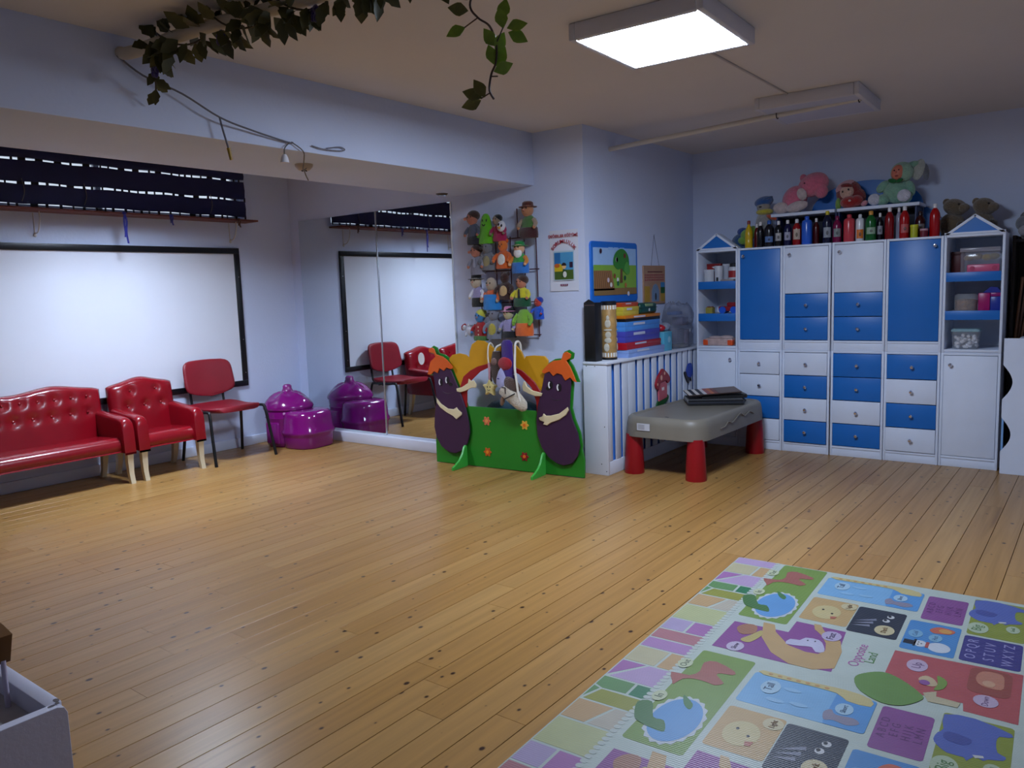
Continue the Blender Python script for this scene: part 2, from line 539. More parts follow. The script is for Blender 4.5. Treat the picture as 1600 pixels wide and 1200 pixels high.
# loose cable along the beam face
t = thing('loose_cable', 'grey electric cable running along the beam from the leafy garland', 'cable', (XB1, 1.8, 2.3))
def cp(x, y, z): return (x, y - 1.8, z - 2.3)
mb = MB()
mb.tube([cp(0.008, 1.76, 2.37), cp(0.02, 1.86, 2.305), cp(0.05, 2.02, 2.25), cp(0.05, 2.20, 2.175), cp(0.03, 2.38, 2.145), cp(0.014, 2.60, 2.118), cp(0.01, 2.64, 2.120)], 0.0045, 8, smooth=5)
mb.build('cable', mat((96, 96, 106), rough=0.6), t)
mb = MB(); mb.tube([cp(0.05, 2.20, 2.175), cp(0.05, 2.212, 2.12), cp(0.05, 2.24, 2.02)], 0.0045, 8, smooth=4)
mb.build('branch', mat((96, 96, 106), rough=0.6), t)
mb = MB(); mb.cyl(cp(0.05, 2.235, 2.04), cp(0.05, 2.245, 1.985), 0.009, 0.007, 10)
mb.build('lamp_tip', mat((150, 120, 20), rough=0.4), t)
mb = MB(); mb.tube([cp(0.012, 2.62, 2.12), cp(0.02, 2.58, 2.085), cp(0.02, 2.575, 2.05)], 0.003, 6, smooth=4)
mb.tube([cp(0.012, 2.63, 2.122), cp(0.012, 2.70, 2.085), cp(-0.06, 2.76, 2.055), cp(-0.20, 2.86, 2.03), cp(-0.27, 2.94, 2.055)], 0.003, 6, smooth=4)
mb.build('thin_wire', mat((90, 86, 84), rough=0.6), t)
mb = MB(); mb.lathe([(0, 0.024), (0.010, 0.022), (0.018, 0.006), (0.022, -0.018), (0.0, -0.02)], 14, c=cp(0.02, 2.575, 2.03))
mb.build('lamp_holder', plastic((220, 220, 225)), t)
mb = MB(); mb.tube([cp(0.01, 2.76, 2.12), cp(0.012, 2.84, 2.11), cp(0.012, 2.95, 2.115), cp(0.012, 2.985, 2.125), cp(0.012, 2.95, 2.135), cp(0.012, 2.86, 2.118)], 0.0035, 6, smooth=4)
mb.build('loop', mat((120, 122, 134), rough=0.5), t)

# ------------------------------------------------------------------ leafy garland on the near ceiling pipe
def leaf_mesh(L, W, fold=0.25, lobes=True):
    """one artificial leaf, folded along its midrib, pointing along +x"""
    st = [(0.0, 0.04), (0.18, 0.55), (0.38, 1.0), (0.55, 0.72 if lobes else 0.95), (0.68, 0.78 if lobes else 0.75), (0.85, 0.38), (1.0, 0.0)]
    vs, fs = [], []
    for tt, w in st:
        zz = -0.10 * L * tt * tt
        vs += [(tt * L, -w * W / 2, zz + fold * w * W / 2), (tt * L, 0, zz), (tt * L, w * W / 2, zz + fold * w * W / 2)]
    k = len(st)
    for i in range(k - 1):
        a = i * 3
        fs += [[a, a + 3, a + 4, a + 1], [a + 1, a + 4, a + 5, a + 2]]
    off = len(vs)
    vs2 = [(v[0], v[1], v[2] - 0.0012) for v in vs]
    fs2 = [[q + off for q in f[::-1]] for f in fs]
    edge = []
    for i in range(k - 1):
        a = i * 3
        edge += [[a, a + off, a + 3 + off, a + 3], [a + 2, a + 5, a + 5 + off, a + 2 + off]]
    mb = MB(); mb.add(vs + vs2, fs + fs2 + edge)
    return mb
def leaf_rot(d, n):
    """leaf pointing along d with its flat side towards n"""
    d = Vector(d).normalized(); n = (Vector(n) - d * Vector(n).dot(d)).normalized()
    y = n.cross(d)
    return Matrix((d, y, n)).transposed().to_euler()
g = thing('leaf_garland', 'dark green artificial leaf garland wound round a ceiling pipe', 'garland', (XB1, 1.78, 2.385))
P0, P1 = Vector((0.002, 0, 0)), Vector((1.5, 0.24, 0.02))
mb = MB(); mb.tube([P0, Vector((0.10, 0.01, -0.012)), Vector((0.5, 0.075, 0.008)), Vector((1.0, 0.16, 0.012)), P1, Vector((3.6, 0.5, 0.03))], 0.026, 12, smooth=5)
mb.build('pipe', paint((190, 180, 160)), g)
mb = MB()
vine = []
for i in range(120):
    u = i / 119; c = Vector((0.16, 0.02, -0.005)).lerp(Vector((2.2, 0.33, 0.02)), u)
    a = u * 40
    vine.append(c + Vector((0, 0.036 * math.cos(a), 0.036 * math.sin(a))))
mb.tube(vine, 0.004, 5)
mb.build('vine', mat((52, 42, 22)), g)
LEAFM = mat((66, 66, 24), rough=0.55, var=0.30, scale=14)
proto = None
rl = random.Random(3)
for i in range(175):
    u = i / 174
    c = Vector((0.20, 0.03, -0.01)).lerp(Vector((1.75, 0.26, 0.015)), u)
    a = rl.random() * 2 * PI
    base = c + Vector((0, 0.032 * math.cos(a), 0.032 * math.sin(a)))
    d = Vector((rl.uniform(-0.7, 0.7), math.cos(a), math.sin(a) - 0.15)).normalized()
    q = leaf_rot(d, Vector((0.6 + rl.uniform(-0.8, 0.8), -0.6 + rl.uniform(-0.8, 0.8), -0.5 + rl.uniform(-0.7, 0.7))))
    sc = rl.uniform(0.85, 1.35)
    if proto is None:
        proto = leaf_mesh(0.078, 0.046).build('leaf', LEAFM, g, base, q); proto.scale = (sc, sc, sc)
    else: copy_piece(proto, g, base, q, (sc, sc, sc))
# drooping end of the garland
mb = MB(); mb.tube([(0.20, 0.03, -0.03), (0.155, 0.06, -0.09), (0.10, 0.09, -0.15), (0.04, 0.115, -0.20)], 0.004, 6, smooth=4)
mb.build('vine_end', mat((52, 42, 22)), g)
for k, p in enumerate([(0.15, 0.06, -0.09), (0.17, 0.06, -0.10), (0.12, 0.08, -0.13), (0.10, 0.09, -0.15), (0.14, 0.07, -0.12), (0.2, 0.06, -0.07), (0.09, 0.09, -0.16), (0.22, 0.05, -0.08)]):
    copy_piece(proto, g, p, leaf_rot((rl.uniform(-0.7, 0.7), rl.uniform(-0.5, 0.6), rl.uniform(-1.0, 0.1)), (0.7, -0.6, rl.uniform(-0.5, 0.3))))
PURP = cloth((44, 24, 92))
for p in ((0.62, 0.085, -0.055), (0.19, 0.05, -0.10), (1.08, 0.17, -0.05), (1.42, 0.21, -0.03)):
    mb = MB()
    for k in range(5):
        a = 2 * PI * k / 5
        mb.ell((p[0] + 0.016 * math.cos(a), p[1] - 0.008, p[2] + 0.016 * math.sin(a)), (0.016, 0.008, 0.016), n=10, k=6)
    mb.build('flower', PURP, g)
# hanging vine
g = thing('hanging_vine', 'bright green leafy vine hanging down from the ceiling', 'vine', (-1.62, 2.0, 2.42))
pts = [(0.0, 0, 0.0), (0.0, 0, -0.13), (-0.03, 0, -0.20), (0.0, 0, -0.245), (0.045, 0, -0.28), (0.068, 0, -0.335), (0.066, 0, -0.39), (0.045, 0, -0.425), (0.036, 0, -0.47), (0.052, 0, -0.50)]
mb = MB(); mb.tube(pts, 0.0035, 6, smooth=6)
for a, b in (((0.07, 0, -0.335), (0.105, -0.01, -0.30)), ((0.0, 0, -0.245), (-0.055, 0.0, -0.262)), ((0.04, 0, -0.43), (0.07, 0, -0.435)), ((0.04, 0, -0.478), (-0.0, 0, -0.49))):
    mb.tube([a, b], 0.0022, 5)
mb.build('stem', mat((58, 40, 36)), g)
LEAF2 = mat((112, 142, 36), rough=0.5, var=0.22, scale=30)
LEAF3 = mat((92, 92, 38), rough=0.55, var=0.25, scale=30)
VL = [(0.0, -0.14, 20, 0), (0.0, -0.11, 160, 1), (-0.01, -0.16, 195, 1), (-0.055, -0.262, 200, 0), (-0.03, -0.22, 170, 1), (0.10, -0.30, 100, 0), (0.09, -0.27, 75, 0), (0.11, -0.30, 15, 0), (0.11, -0.31, -25, 0), (0.068, -0.345, 125, 0), (0.066, -0.36, 60, 0), (0.062, -0.40, 105, 0),
      (0.06, -0.40, 62, 0), (0.06, -0.42, 20, 0), (0.02, -0.49, 120, 1), (0.01, -0.49, 160, 1), (0.0, -0.495, 200, 1), (0.0, -0.12, 80, 0), (0.01, -0.04, 10, 1), (-0.01, -0.06, 190, 1), (0.005, -0.09, 60, 1)]
pr = [None, None]
for (lx, lz, an, k) in VL:
    ca, sa = math.cos(math.radians(an)), math.sin(math.radians(an))
    rot = leaf_rot((0.77 * ca, 0.63 * ca, sa), (0.63 + rl.uniform(-0.4, 0.4), -0.77 + rl.uniform(-0.4, 0.4), rl.uniform(-0.5, 0.3)))
    if pr[k] is None: pr[k] = leaf_mesh(0.066, 0.040, 0.2, False).build('leaf', (LEAF2, LEAF3)[k], g, (lx, 0, lz), rot)
    else: copy_piece(pr[k], g, (lx, rl.uniform(-0.01, 0.01), lz), rot)

# ================================================================== LEFT WALL
# whiteboard
t = thing('whiteboard', 'large whiteboard in a black frame on the left wall', 'whiteboard', (XW, 2.69, 0.553))
hy, hz = 1.50, 1.236
mb = MB(); mb.bx(0.001, 0.010, -hy + 0.02, hy - 0.02, 0.02, hz - 0.02)
mb.build('writing_panel', mat((222, 226, 236), rough=0.28, var=0.015, scale=2), t)
FRM = mat((10, 11, 18), rough=0.4)
for y0, y1, z0, z1 in ((-hy, hy, 0, 0.05), (-hy, hy, hz - 0.05, hz), (-hy, -hy + 0.05, 0.05, hz - 0.05), (hy - 0.05, hy, 0.05, hz - 0.05)):
    mb = MB(); mb.bx(0.001, 0.024, y0, y1, z0, z1, 0.003)
    mb.build('frame_rail', FRM, t)
mb = MB()
for z in (0.12, 0.42, 0.98): mb.ell((0.025, hy - 0.022, z), (0.002, 0.005, 0.005), n=8, k=6)
mb.build('screws', CHROME, t)

# gathered navy blind in front of the high window
t = thing('window_blind', 'dark navy slatted blind across the high window', 'blind', (XW + 0.03, 1.83, 2.05))
NAVY = mat((16, 21, 78), rough=0.55, var=0.12, scale=8)
y0, y1 = WY0 - 1.83, 4.275 - 1.83
for k, (z0, z1) in enumerate(((0.018, 0.155), (0.172, 0.322), (0.338, 0.402))):
    nseg = 40
    loops = []
    for i in range(nseg + 1):
        y = y0 + (y1 - y0) * i / nseg
        w = 0.004 * math.sin(i * 1.7 + k)
        loops.append([(0.0, y, z0 + w), (0.012, y, z0 + w), (0.02, y, (z0 + z1) / 2), (0.012, y, z1 + w), (0.0, y, z1 + w), (-0.006, y, (z0 + z1) / 2)])
    mb = MB(); mb.loft(loops)
    mb.build('slat', NAVY, t)
mb = MB()
rb = random.Random(5)
for k, (z0, z1) in enumerate(((-0.004, 0.03), (0.145, 0.185), (0.31, 0.35))):
    y = y0 + 0.02
    while y < y1:
        w = rb.choice((0.010, 0.014, 0.018, 0.05))
        mb.bx(0.002, 0.010, y, y + w, z0, z1)
        y += w + rb.uniform(0.035, 0.085)
o = mb.build('ties', mat((10, 10, 26), rough=0.7), t); o['kind'] = 'stuff'
for k in range(3):
    mb = MB(); yy = (1.05, 0.62, 2.1)[k]
    mb.tube([(0.022, yy, 0.19), (0.026, yy + 0.01, 0.10), (0.024, yy - 0.012, 0.03)], 0.003, 5, smooth=4)
    mb.build('pull_cord', mat((110, 104, 100)), t)

# narrow shelf under the blind with curved brackets
t = thing('wall_shelf', 'thin reddish brown shelf below the blind on the left wall', 'shelf', (XW, 2.1, 2.012))
mb = MB(); mb.bx(0, 0.20, -2.6, 2.19, 0.0, 0.016, 0.003)
mb.build('board', mat((104, 52, 44), rough=0.6, var=0.12), t)
for y in (-1.55, 0.42, 2.02):
    mb = MB()
    mb.tube([(0.004, y, -0.005), (0.004, y, -0.175)], 0.004, 6)
    mb.tube([(0.11, y, -0.002), (0.112, y, -0.06), (0.085, y, -0.12), (0.05, y, -0.15), (0.008, y, -0.15)], 0.0045, 8, smooth=5)
    mb.ell((0.008, y, -0.165), (0.006, 0.012, 0.014), n=10, k=6)
    mb.build('bracket', paint((200, 198, 196)), t)
RIB = cloth((24, 30, 120))
for nm, lab, y, L, col in (('hanging_ribbon', 'long blue ribbon hanging from the brown shelf to the whiteboard', 3.14, 0.24, RIB),
                           ('hanging_ribbon', 'short blue ribbon hanging from the brown shelf', 3.52, 0.085, RIB),
                           ('hanging_ribbon', 'short brown strap under the end of the brown shelf', 4.14, 0.075, cloth((70, 36, 32)))):
    t = thing(nm, lab, 'ribbon', (XW + 0.205, y - 0.05, 2.03))
    mb = MB()
    mb.ell((0.002, 0, -0.01), (0.008, 0.018, 0.014), n=10, k=6)
    mb.build('knot', col, t)
    for s in (-1, 1):
        mb = MB(); pts = [(0, 0, -0.015), (0.004, s * 0.010, -0.3 * L), (0.0, s * 0.004, -0.65 * L), (0.004, s * 0.010, -L * (1 if s > 0 else 0.8))]
        sp = spline([Vector(p) for p in pts], 5)
        mb.loft([[(p.x, p.y - 0.007, p.z), (p.x + 0.002, p.y - 0.007, p.z), (p.x + 0.002, p.y + 0.007, p.z), (p.x, p.y + 0.007, p.z)] for p in sp])
        mb.build('tail', col, t)

# ------------------------------------------------------------------ red seats
RED = mat((134, 9, 24), rough=0.26, var=0.06, scale=7, bump=0.05, bscale=120, coat=0.25, name='red_vinyl')
CREAM = mat((206, 190, 158), rough=0.4, var=0.05)

def tuft_back(w, h, crest, buttons, depth):
    """upholstered back: front faces +x, crest(u) gives the height of the top edge, dimples at the buttons"""
    nu, nv = 56, 26
    mb = MB(); vs, fs = [], []
    def top(u): return h + crest(u)
    def ease(q): return 1 - abs(2 * q - 1) ** 6
    for side in (0, 1):
        for i in range(nu + 1):
            u = i / nu
            for j in range(nv + 1):
                v = j / nv
                y = (u - 0.5) * w; z = v * top(u)
                e = min(1.0, (ease(u) * (1 - max(0, 2 * v - 1) ** 8)))
                e = max(e, 0.0) ** 0.5
                if side == 0:
                    xx = depth * (0.45 + 0.55 * e)
                    for by, bz in buttons:
                        d2 = (y - by) ** 2 + (z - bz) ** 2
                        xx -= 0.020 * math.exp(-d2 / 0.0011)
                else: xx = depth * 0.30 * (1 - e)
                vs.append((xx, y, z))
    st = nv + 1; off = (nu + 1) * st
    for i in range(nu):
        for j in range(nv):
            a = i * st + j
            fs.append([a, a + st, a + st + 1, a + 1])
            fs.append([off + a, off + a + 1, off + a + st + 1, off + a + st])
    for i in range(nu):
        for j in (0, nv):
            a = i * st + j; q = [a, a + st, off + a + st, off + a]
            fs.append(q[::-1] if j == 0 else q)
    for j in range(nv):
        for i in (0, nu):
            a = i * st + j; q = [a, a + 1, off + a + 1, off + a]
            fs.append(q if i == 0 else q[::-1])
    mb.add(vs, fs)
    return mb

def red_seat(name, label, loc, rotz, W, crest, nb1, nb2, cat, D=0.50):
    """seat facing +x; x=0 at its back"""
    t = thing(name, label, cat, loc, rotz)
    bt = []
    inner = W - 0.14
    for k in range(nb1): bt.append(((k + 0.5) / nb1 * inner - inner / 2, 0.40))
    for k in range(nb2): bt.append(((k + 0.5) / nb2 * inner - inner / 2, 0.28))
    ob = tuft_back(W - 0.02, 0.46, crest, bt, 0.11).build('backrest', RED, t, (0.0, 0, 0.24), (0, -0.09, 0), sharp=60)
    mb = MB()
    for by, bz in bt: pass
    for by, bz in bt:
        b2 = MB(); b2.ell((0.093, by, bz), (0.006, 0.010, 0.010), n=10, k=6)
        b2.build('button', RED, ob)
    # seat cushion with rounded front
    prof = [(0.06, 0.235), (D - 0.02, 0.235), (D + 0.005, 0.25), (D + 0.015, 0.285), (D + 0.0, 0.325), (D - 0.05, 0.345), (0.30, 0.34), (0.06, 0.325)]
    prof = [(p.x, p.y) for p in spline([Vector((a, b, 0)) for a, b in prof], 3, True)]
    mb = MB(); yw = W / 2 - 0.02
    mb.loft([[(p[0], -yw, p[1]) for p in prof], [(p[0], yw, p[1]) for p in prof]])
    mb.build('seat', RED, t, sharp=50)
    for s in (-1, 1):
        yc = s * (W / 2 - 0.042)
        loops = []
        for xx, ztop in ((0.06, 0.525), (0.12, 0.520), (0.20, 0.512), (0.30, 0.505), (0.39, 0.498), (0.435, 0.486), (0.452, 0.465), (0.460, 0.42), (0.468, 0.25)):
            hw = 0.042
            lp = []
            for k in range(9):
                a = PI * k / 8
                lp.append((xx, yc + hw * math.cos(a), ztop - 0.03 + 0.03 * math.sin(a)))
            lp += [(xx, yc - hw, 0.235), (xx, yc + hw, 0.235)]
            loops.append(lp[::-1])
        mb = MB(); mb.loft(loops)
        mb.build('armrest', RED, t, sharp=50)
        for fx in (0, 1):
            x0 = 0.438 if fx else 0.07
            mb = MB(); lp = []
            for z, dx, hw in ((0.245, 0, 0.024), (0.16, -0.004 if fx else -0.01, 0.021), (0.07, 0.0 if fx else -0.03, 0.018), (0.0, 0.018 if fx else -0.055, 0.017)):
                lp.append([(x0 + dx + a * hw, yc + b * hw, z) for a, b in ((-1, -1), (1, -1), (1, 1), (-1, 1))])
            mb.loft(lp[::-1])
            mb.build('leg', CREAM, t)
    return t

def crest_chair(u): return 0.045 * math.exp(-((u - 0.5) / 0.26) ** 2) - 0.02 * (2 * u - 1) ** 8
def crest_sofa(u): return 0.042 * math.exp(-((u - 0.73) / 0.15) ** 2) + 0.042 * math.exp(-((u - 0.27) / 0.15) ** 2) - 0.02 * (2 * u - 1) ** 16
red_seat('red_sofa', 'buttoned red vinyl sofa with cream legs at the left edge', (XW + 0.085, 2.19, 0), 0.02, 1.30, crest_sofa, 10, 9, 'sofa', 0.41)
red_seat('red_armchair', 'small buttoned red vinyl armchair with cream legs beside the sofa', (XW + 0.075, 3.145, 0), 0.0, 0.545, crest_chair, 2, 3, 'armchair', 0.42)

# conference chair, facing +x
t = thing('conference_chair', 'red padded chair with black tube legs next to the armchair', 'chair', (-5.945, 3.735, 0), -0.02)
RED2 = mat((132, 18, 34), rough=0.42, var=0.05, scale=7, bump=0.08, bscale=160, name='red_leatherette')
TUBE = mat((12, 12, 15), rough=0.35)
mb = MB(); loops = []
for i in range(9):
    u = i / 8; xx = -0.20 + 0.43 * u
    sag = -0.018 * math.sin(PI * u) - 0.030 * max(0, u - 0.72) ** 1.2
    hw = 0.225 - 0.035 * (2 * u - 1) ** 6
    lp = []
    for k in range(16):
        a = 2 * PI * k / 16
        cx, cz = math.cos(a), math.sin(a)
        lp.append((xx, hw * (abs(cx) ** 0.35) * (1 if cx > 0 else -1), 0.445 + sag + 0.024 * (abs(cz) ** 0.7) * (1 if cz > 0 else -1) + 0.012 * (abs(cx) ** 4)))
    loops.append(lp)
mb.loft(loops); mb.build('seat', RED2, t, sharp=70)
mb = MB(); loops = []
for i in range(17):
    sg = -math.cos(PI * (0.012 + 0.976 * i / 16)); u = (sg + 1) / 2; z = 0.545 + 0.285 * u
    hw = (0.236 - 0.012 * u) * (1 - abs(sg) ** 5) ** 0.2
    lp = []
    for k in range(16):
        a = 2 * PI * k / 16; cx, cz = math.cos(a), math.sin(a)
        yy = hw * (abs(cx) ** 0.4) * (1 if cx > 0 else -1)
        lp.append((-0.205 - 0.055 * u + 0.022 * (abs(cz) ** 0.7) * (1 if cz > 0 else -1) + 0.6 * yy * yy, yy, z - 0.03 * (1 - u) * (1 - (yy / hw) ** 2)))
    loops.append(lp)
mb.loft(loops); mb.build('backrest', RED2, t, sharp=70)
for s in (-1, 1):
    y = s * 0.255
    mb = MB(); mb.tube([(0.10, y, 0.425), (0.175, y, 0.43), (0.205, y * 1.01, 0.40), (0.245, y * 1.06, 0.20), (0.285, y * 1.10, 0.0)], 0.0125, 10, smooth=4)
    mb.build('leg', TUBE, t)
    mb = MB(); mb.tube([(0.10, y, 0.425), (-0.10, y, 0.425), (-0.155, y, 0.40), (-0.19, y * 1.05, 0.20), (-0.225, y * 1.10, 0.0)], 0.0125, 10, smooth=4)
    mb.build('leg', TUBE, t)
    mb = MB(); mb.tube([(-0.05, s * 0.15, 0.415), (-0.22, s * 0.15, 0.425), (-0.255, s * 0.15, 0.50), (-0.262, s * 0.15, 0.62)], 0.011, 8, smooth=4)
    mb.build('back_support', TUBE, t)
mb = MB(); mb.cyl((0.0, -0.255, 0.415), (0.0, 0.255, 0.415), 0.010, n=8); mb.cyl((-0.05, -0.255, 0.415), (-0.05, 0.255, 0.415), 0.010, n=8)
mb.build('cross_bar', TUBE, t)

# ================================================================== MIRROR
t = thing('wall_mirror', 'large two pane mirror on the wall behind the puppet theatre', 'mirror', (-5.18, YM, 0))
GLASS = mat((222, 228, 232), rough=0.012, metal=1.0, var=0.0, name='mirror_silver')
for x0, x1 in ((-6.135 + 5.18, -5.085 + 5.18), (-5.081 + 5.18, -4.222 + 5.18)):
    mb = MB(); mb.bx(x0, x1, -0.010, -0.003, 0.092, 2.045)
    mb.build('pane', GLASS, t)
mb = MB(); mb.bx(0.092, 0.104, -0.016, -0.009, 0.092, 2.045, 0.002)
mb.build('seam_strip', mat((190, 196, 205), rough=0.25, metal=0.7), t)
mb = MB(); mb.bx(0.957, 0.967, -0.014, -0.001, 0.092, 2.045, 0.002)
mb.build('edge_strip', mat((220, 226, 232), rough=0.3), t)
mb = MB(); mb.bx(-0.96, 1.02, -0.075, -0.001, 0.0, 0.090, 0.005)
mb.build('ledge', paint((214, 216, 228)), t)
mb = MB(); mb.prism(ring2(0, 0, 0.036, 0.052, 20), 0.0012, FRONT)
tag(mb.build('paper_sticker', mat((215, 215, 215), rough=0.7), None, (-4.615, YM - 0.0102, 0.785)), 'small white oval sticker on the right mirror pane', 'sticker')

# ------------------------------------------------------------------ purple plastic seat
t = thing('toy_throne', 'glossy purple plastic child seat with a knobbed lid beside the mirror', 'toy', (-5.97, 4.40, 0), 0.12)
PUR = mat((128, 16, 114), rough=0.14, var=0.03, coat=0.5, name='purple_plastic')
mb = MB(); mb.lathe([(0.0, 0.0), (0.185, 0.0), (0.20, 0.012), (0.207, 0.05), (0.207, 0.25), (0.212, 0.262), (0.207, 0.272), (0.214, 0.34), (0.21, 0.345), (0, 0.346)], 48)
for s in (-1, 1):
    mb.box((0.0, s * 0.195, 0.13), (0.16, 0.04, 0.20), 0.018, seg=3)
mb.build('drum', PUR, t, sharp=45)
mb = MB(); n = 64; rows = []
prof = [(0.222, 0.335), (0.226, 0.35), (0.218, 0.372), (0.195, 0.405), (0.16, 0.437), (0.12, 0.462), (0.08, 0.478), (0.045, 0.486), (0.02, 0.49)]
for r, z in prof:
    lp = []
    for i in range(n):
        a = 2 * PI * i / n
        f = math.sin(PI * min(1, max(0, (0.222 - r) / 0.20)))
        tw = 5 * a + (0.222 - r) * 14
        lp.append((r * math.cos(a), r * math.sin(a), z + 0.012 * f * math.sin(tw)))
    rows.append(lp)
mb.loft(rows); mb.build('lid', PUR, t, sharp=60)
mb = MB(); mb.lathe([(0.07, 0.472), (0.052, 0.49), (0.04, 0.515), (0.04, 0.535), (0.028, 0.55), (0, 0.554)], 20)
mb.build('knob', PUR, t, sharp=60)
mb = MB(); rows = []
for z, sx, sy in ((0.0, 0.92, 0.92), (0.012, 0.96, 0.96), (0.09, 0.985, 0.985), (0.115, 1.0, 1.0), (0.13, 1.06, 1.05), (0.15, 1.06, 1.05), (0.17, 1.0, 0.99), (0.25, 0.97, 0.96), (0.300, 0.93, 0.92), (0.322, 0.84, 0.84), (0.330, 0.70, 0.70)):
    rows.append([(0.235 + (p[0] - 0.0) * sx, p[1] * sy, z) for p in rrect(-0.19, 0.19, -0.215, 0.215, 0.15, 6)])
mb.loft(rows); mb.build('front_box', PUR, t, sharp=60)
for a in (-0.95, -0.1):
    mb = MB(); mb.ell((0.213 * math.cos(a), 0.213 * math.sin(a), 0.308), (0.012, 0.012, 0.012), n=12, k=8)
    mb.build('rivet', plastic((206, 150, 200)), t)

# ------------------------------------------------------------------ lilac basin behind the theatre
t = thing('lilac_basin', 'pale lilac plastic basin behind the left foot of the puppet theatre', 'basin', (-4.20, 4.598, 0.0))
mb = MB(); mb.lathe([(0.0, 0.0), (0.058, 0.0), (0.066, 0.01), (0.084, 0.195), (0.092, 0.20), (0.092, 0.207), (0.08, 0.207), (0.06, 0.02), (0, 0.014)], 28)
mb.build('tub', plastic((198, 164, 186)), t)
mb = MB(); mb.tube([(0.087 * math.cos(a), 0.087 * math.sin(a), 0.207) for a in [2 * PI * k / 28 for k in range(28)]], 0.004, 6, closed=True)
mb.build('rim', plastic((160, 116, 110)), t)

# ================================================================== PUPPET THEATRE
eggL = [(0.006,0.716),(0.022,0.641),(0.035,0.51),(0.007,0.377),(-0.001,0.288),(0.018,0.2),(0.062,0.137),(0.129,0.098),(0.196,0.091),(0.265,0.121),(0.314,0.179),(0.341,0.267),(0.335,0.342),(0.314,0.437),(0.285,0.521),(0.25,0.606),(0.214,0.679),(0.184,0.743),(0.151,0.753),(0.117,0.741),(0.083,0.751),(0.055,0.734),(0.027,0.728)]
capL = [(-0.037,0.699),(-0.027,0.737),(-0.003,0.803),(0.048,0.842),(0.029,0.869),(-0.012,0.874),(-0.018,0.895),(0.011,0.912),(0.037,0.901),(0.055,0.858),(0.116,0.843),(0.161,0.817),(0.212,0.765),(0.204,0.749),(0.184,0.748),(0.151,0.758),(0.123,0.733),(0.083,0.753),(0.061,0.713),(0.027,0.728),(-0.002,0.7)]
arml = [(0.04,0.516),(0.081,0.474),(0.147,0.439),(0.201,0.437),(0.231,0.454),(0.244,0.436),(0.277,0.414),(0.276,0.398),(0.251,0.38),(0.226,0.362),(0.192,0.387),(0.132,0.411),(0.073,0.446),(0.041,0.483)]
armlu = [(0.239,0.6),(0.29,0.612),(0.35,0.646),(0.358,0.678),(0.377,0.663),(0.403,0.669),(0.427,0.639),(0.42,0.612),(0.381,0.611),(0.328,0.587),(0.275,0.572),(0.242,0.579)]
cloud = [(0.155,0.822),(0.19,0.855),(0.257,0.867),(0.315,0.857),(0.347,0.836),(0.356,0.884),(0.378,0.936),(0.43,0.968),(0.487,0.963),(0.536,0.937),(0.584,0.902),(0.635,0.923),(0.696,0.934),(0.768,0.934),(0.814,0.889),(0.842,0.835),(0.854,0.855),(0.919,0.861),(1.011,0.857),(1.038,0.828),(1.037,0.784),(1.018,0.744)]
ringout = [(0.283,0.455),(0.257,0.606),(0.294,0.692),(0.361,0.739),(0.427,0.77),(0.555,0.802),(0.702,0.797),(0.821,0.749),(0.923,0.671),(0.979,0.593),(0.98,0.455)]
ringin = [(0.939,0.455),(0.936,0.531),(0.899,0.63),(0.796,0.723),(0.677,0.772),(0.554,0.776),(0.451,0.734),(0.364,0.663),(0.321,0.576),(0.315,0.455)]
eggR = [(1.018,0.729),(1.005,0.674),(0.984,0.593),(0.952,0.492),(0.939,0.39),(0.945,0.289),(0.977,0.2),(1.032,0.133),(1.1,0.094),(1.156,0.084),(1.224,0.105),(1.27,0.164),(1.288,0.234),(1.274,0.322),(1.233,0.418),(1.213,0.495),(1.221,0.584),(1.229,0.662),(1.228,0.711),(1.191,0.695),(1.165,0.738),(1.126,0.742),(1.097,0.721),(1.07,0.75),(1.041,0.745)]
capR = [(1.002,0.753),(1.055,0.804),(1.1,0.829),(1.162,0.836),(1.18,0.884),(1.208,0.894),(1.24,0.876),(1.234,0.851),(1.201,0.831),(1.232,0.788),(1.258,0.731),(1.278,0.683),(1.251,0.692),(1.23,0.716),(1.191,0.692),(1.164,0.733),(1.126,0.742),(1.095,0.721),(1.064,0.753),(1.024,0.736),(1.007,0.744)]
armr = [(0.967,0.417),(0.996,0.429),(1.006,0.449),(1.025,0.435),(1.06,0.437),(1.134,0.456),(1.179,0.488),(1.202,0.506),(1.21,0.485),(1.189,0.45),(1.132,0.412),(1.064,0.387),(1.034,0.366),(1.0,0.373),(1.012,0.389),(0.974,0.4)]
armru = [(0.847,0.674),(0.859,0.674),(0.875,0.639),(0.921,0.611),(0.967,0.603),(0.999,0.594),(0.99,0.574),(0.943,0.572),(0.885,0.589),(0.839,0.608),(0.834,0.638)]
th = thing('puppet_theatre', 'painted plywood puppet theatre with two eggplant figures in front of the mirror', 'puppet theatre', (-4.196, 4.466, 0), math.atan2(0.098, 1.303))
GREEN = mat((34, 128, 34), rough=0.42, var=0.05, scale=4)
EGG = mat((58, 28, 62), rough=0.5, var=0.06, scale=5)
ORG = mat((214, 92, 24), rough=0.5)
YEL = mat((206, 150, 16), rough=0.5, var=0.05)
TRED = mat((156, 16, 20), rough=0.5)
SKIN = mat((222, 206, 164), rough=0.5)
INK = mat((18, 12, 20), rough=0.5)
EYEW = mat((235, 235, 235), rough=0.5)
def ply(name, poly, t, d, m, parent, b=0.002, smooth=0):
    """plywood cut-out: polygon in the board plane, thickness t, its back at depth d in front of the board"""
    p = spl2(poly, smooth) if smooth else poly
    mb = MB(); mb.prism(p, t, T(0, -d, 0) @ FRONT, b=b)
    return mb.build(name, m, parent, sharp=30)
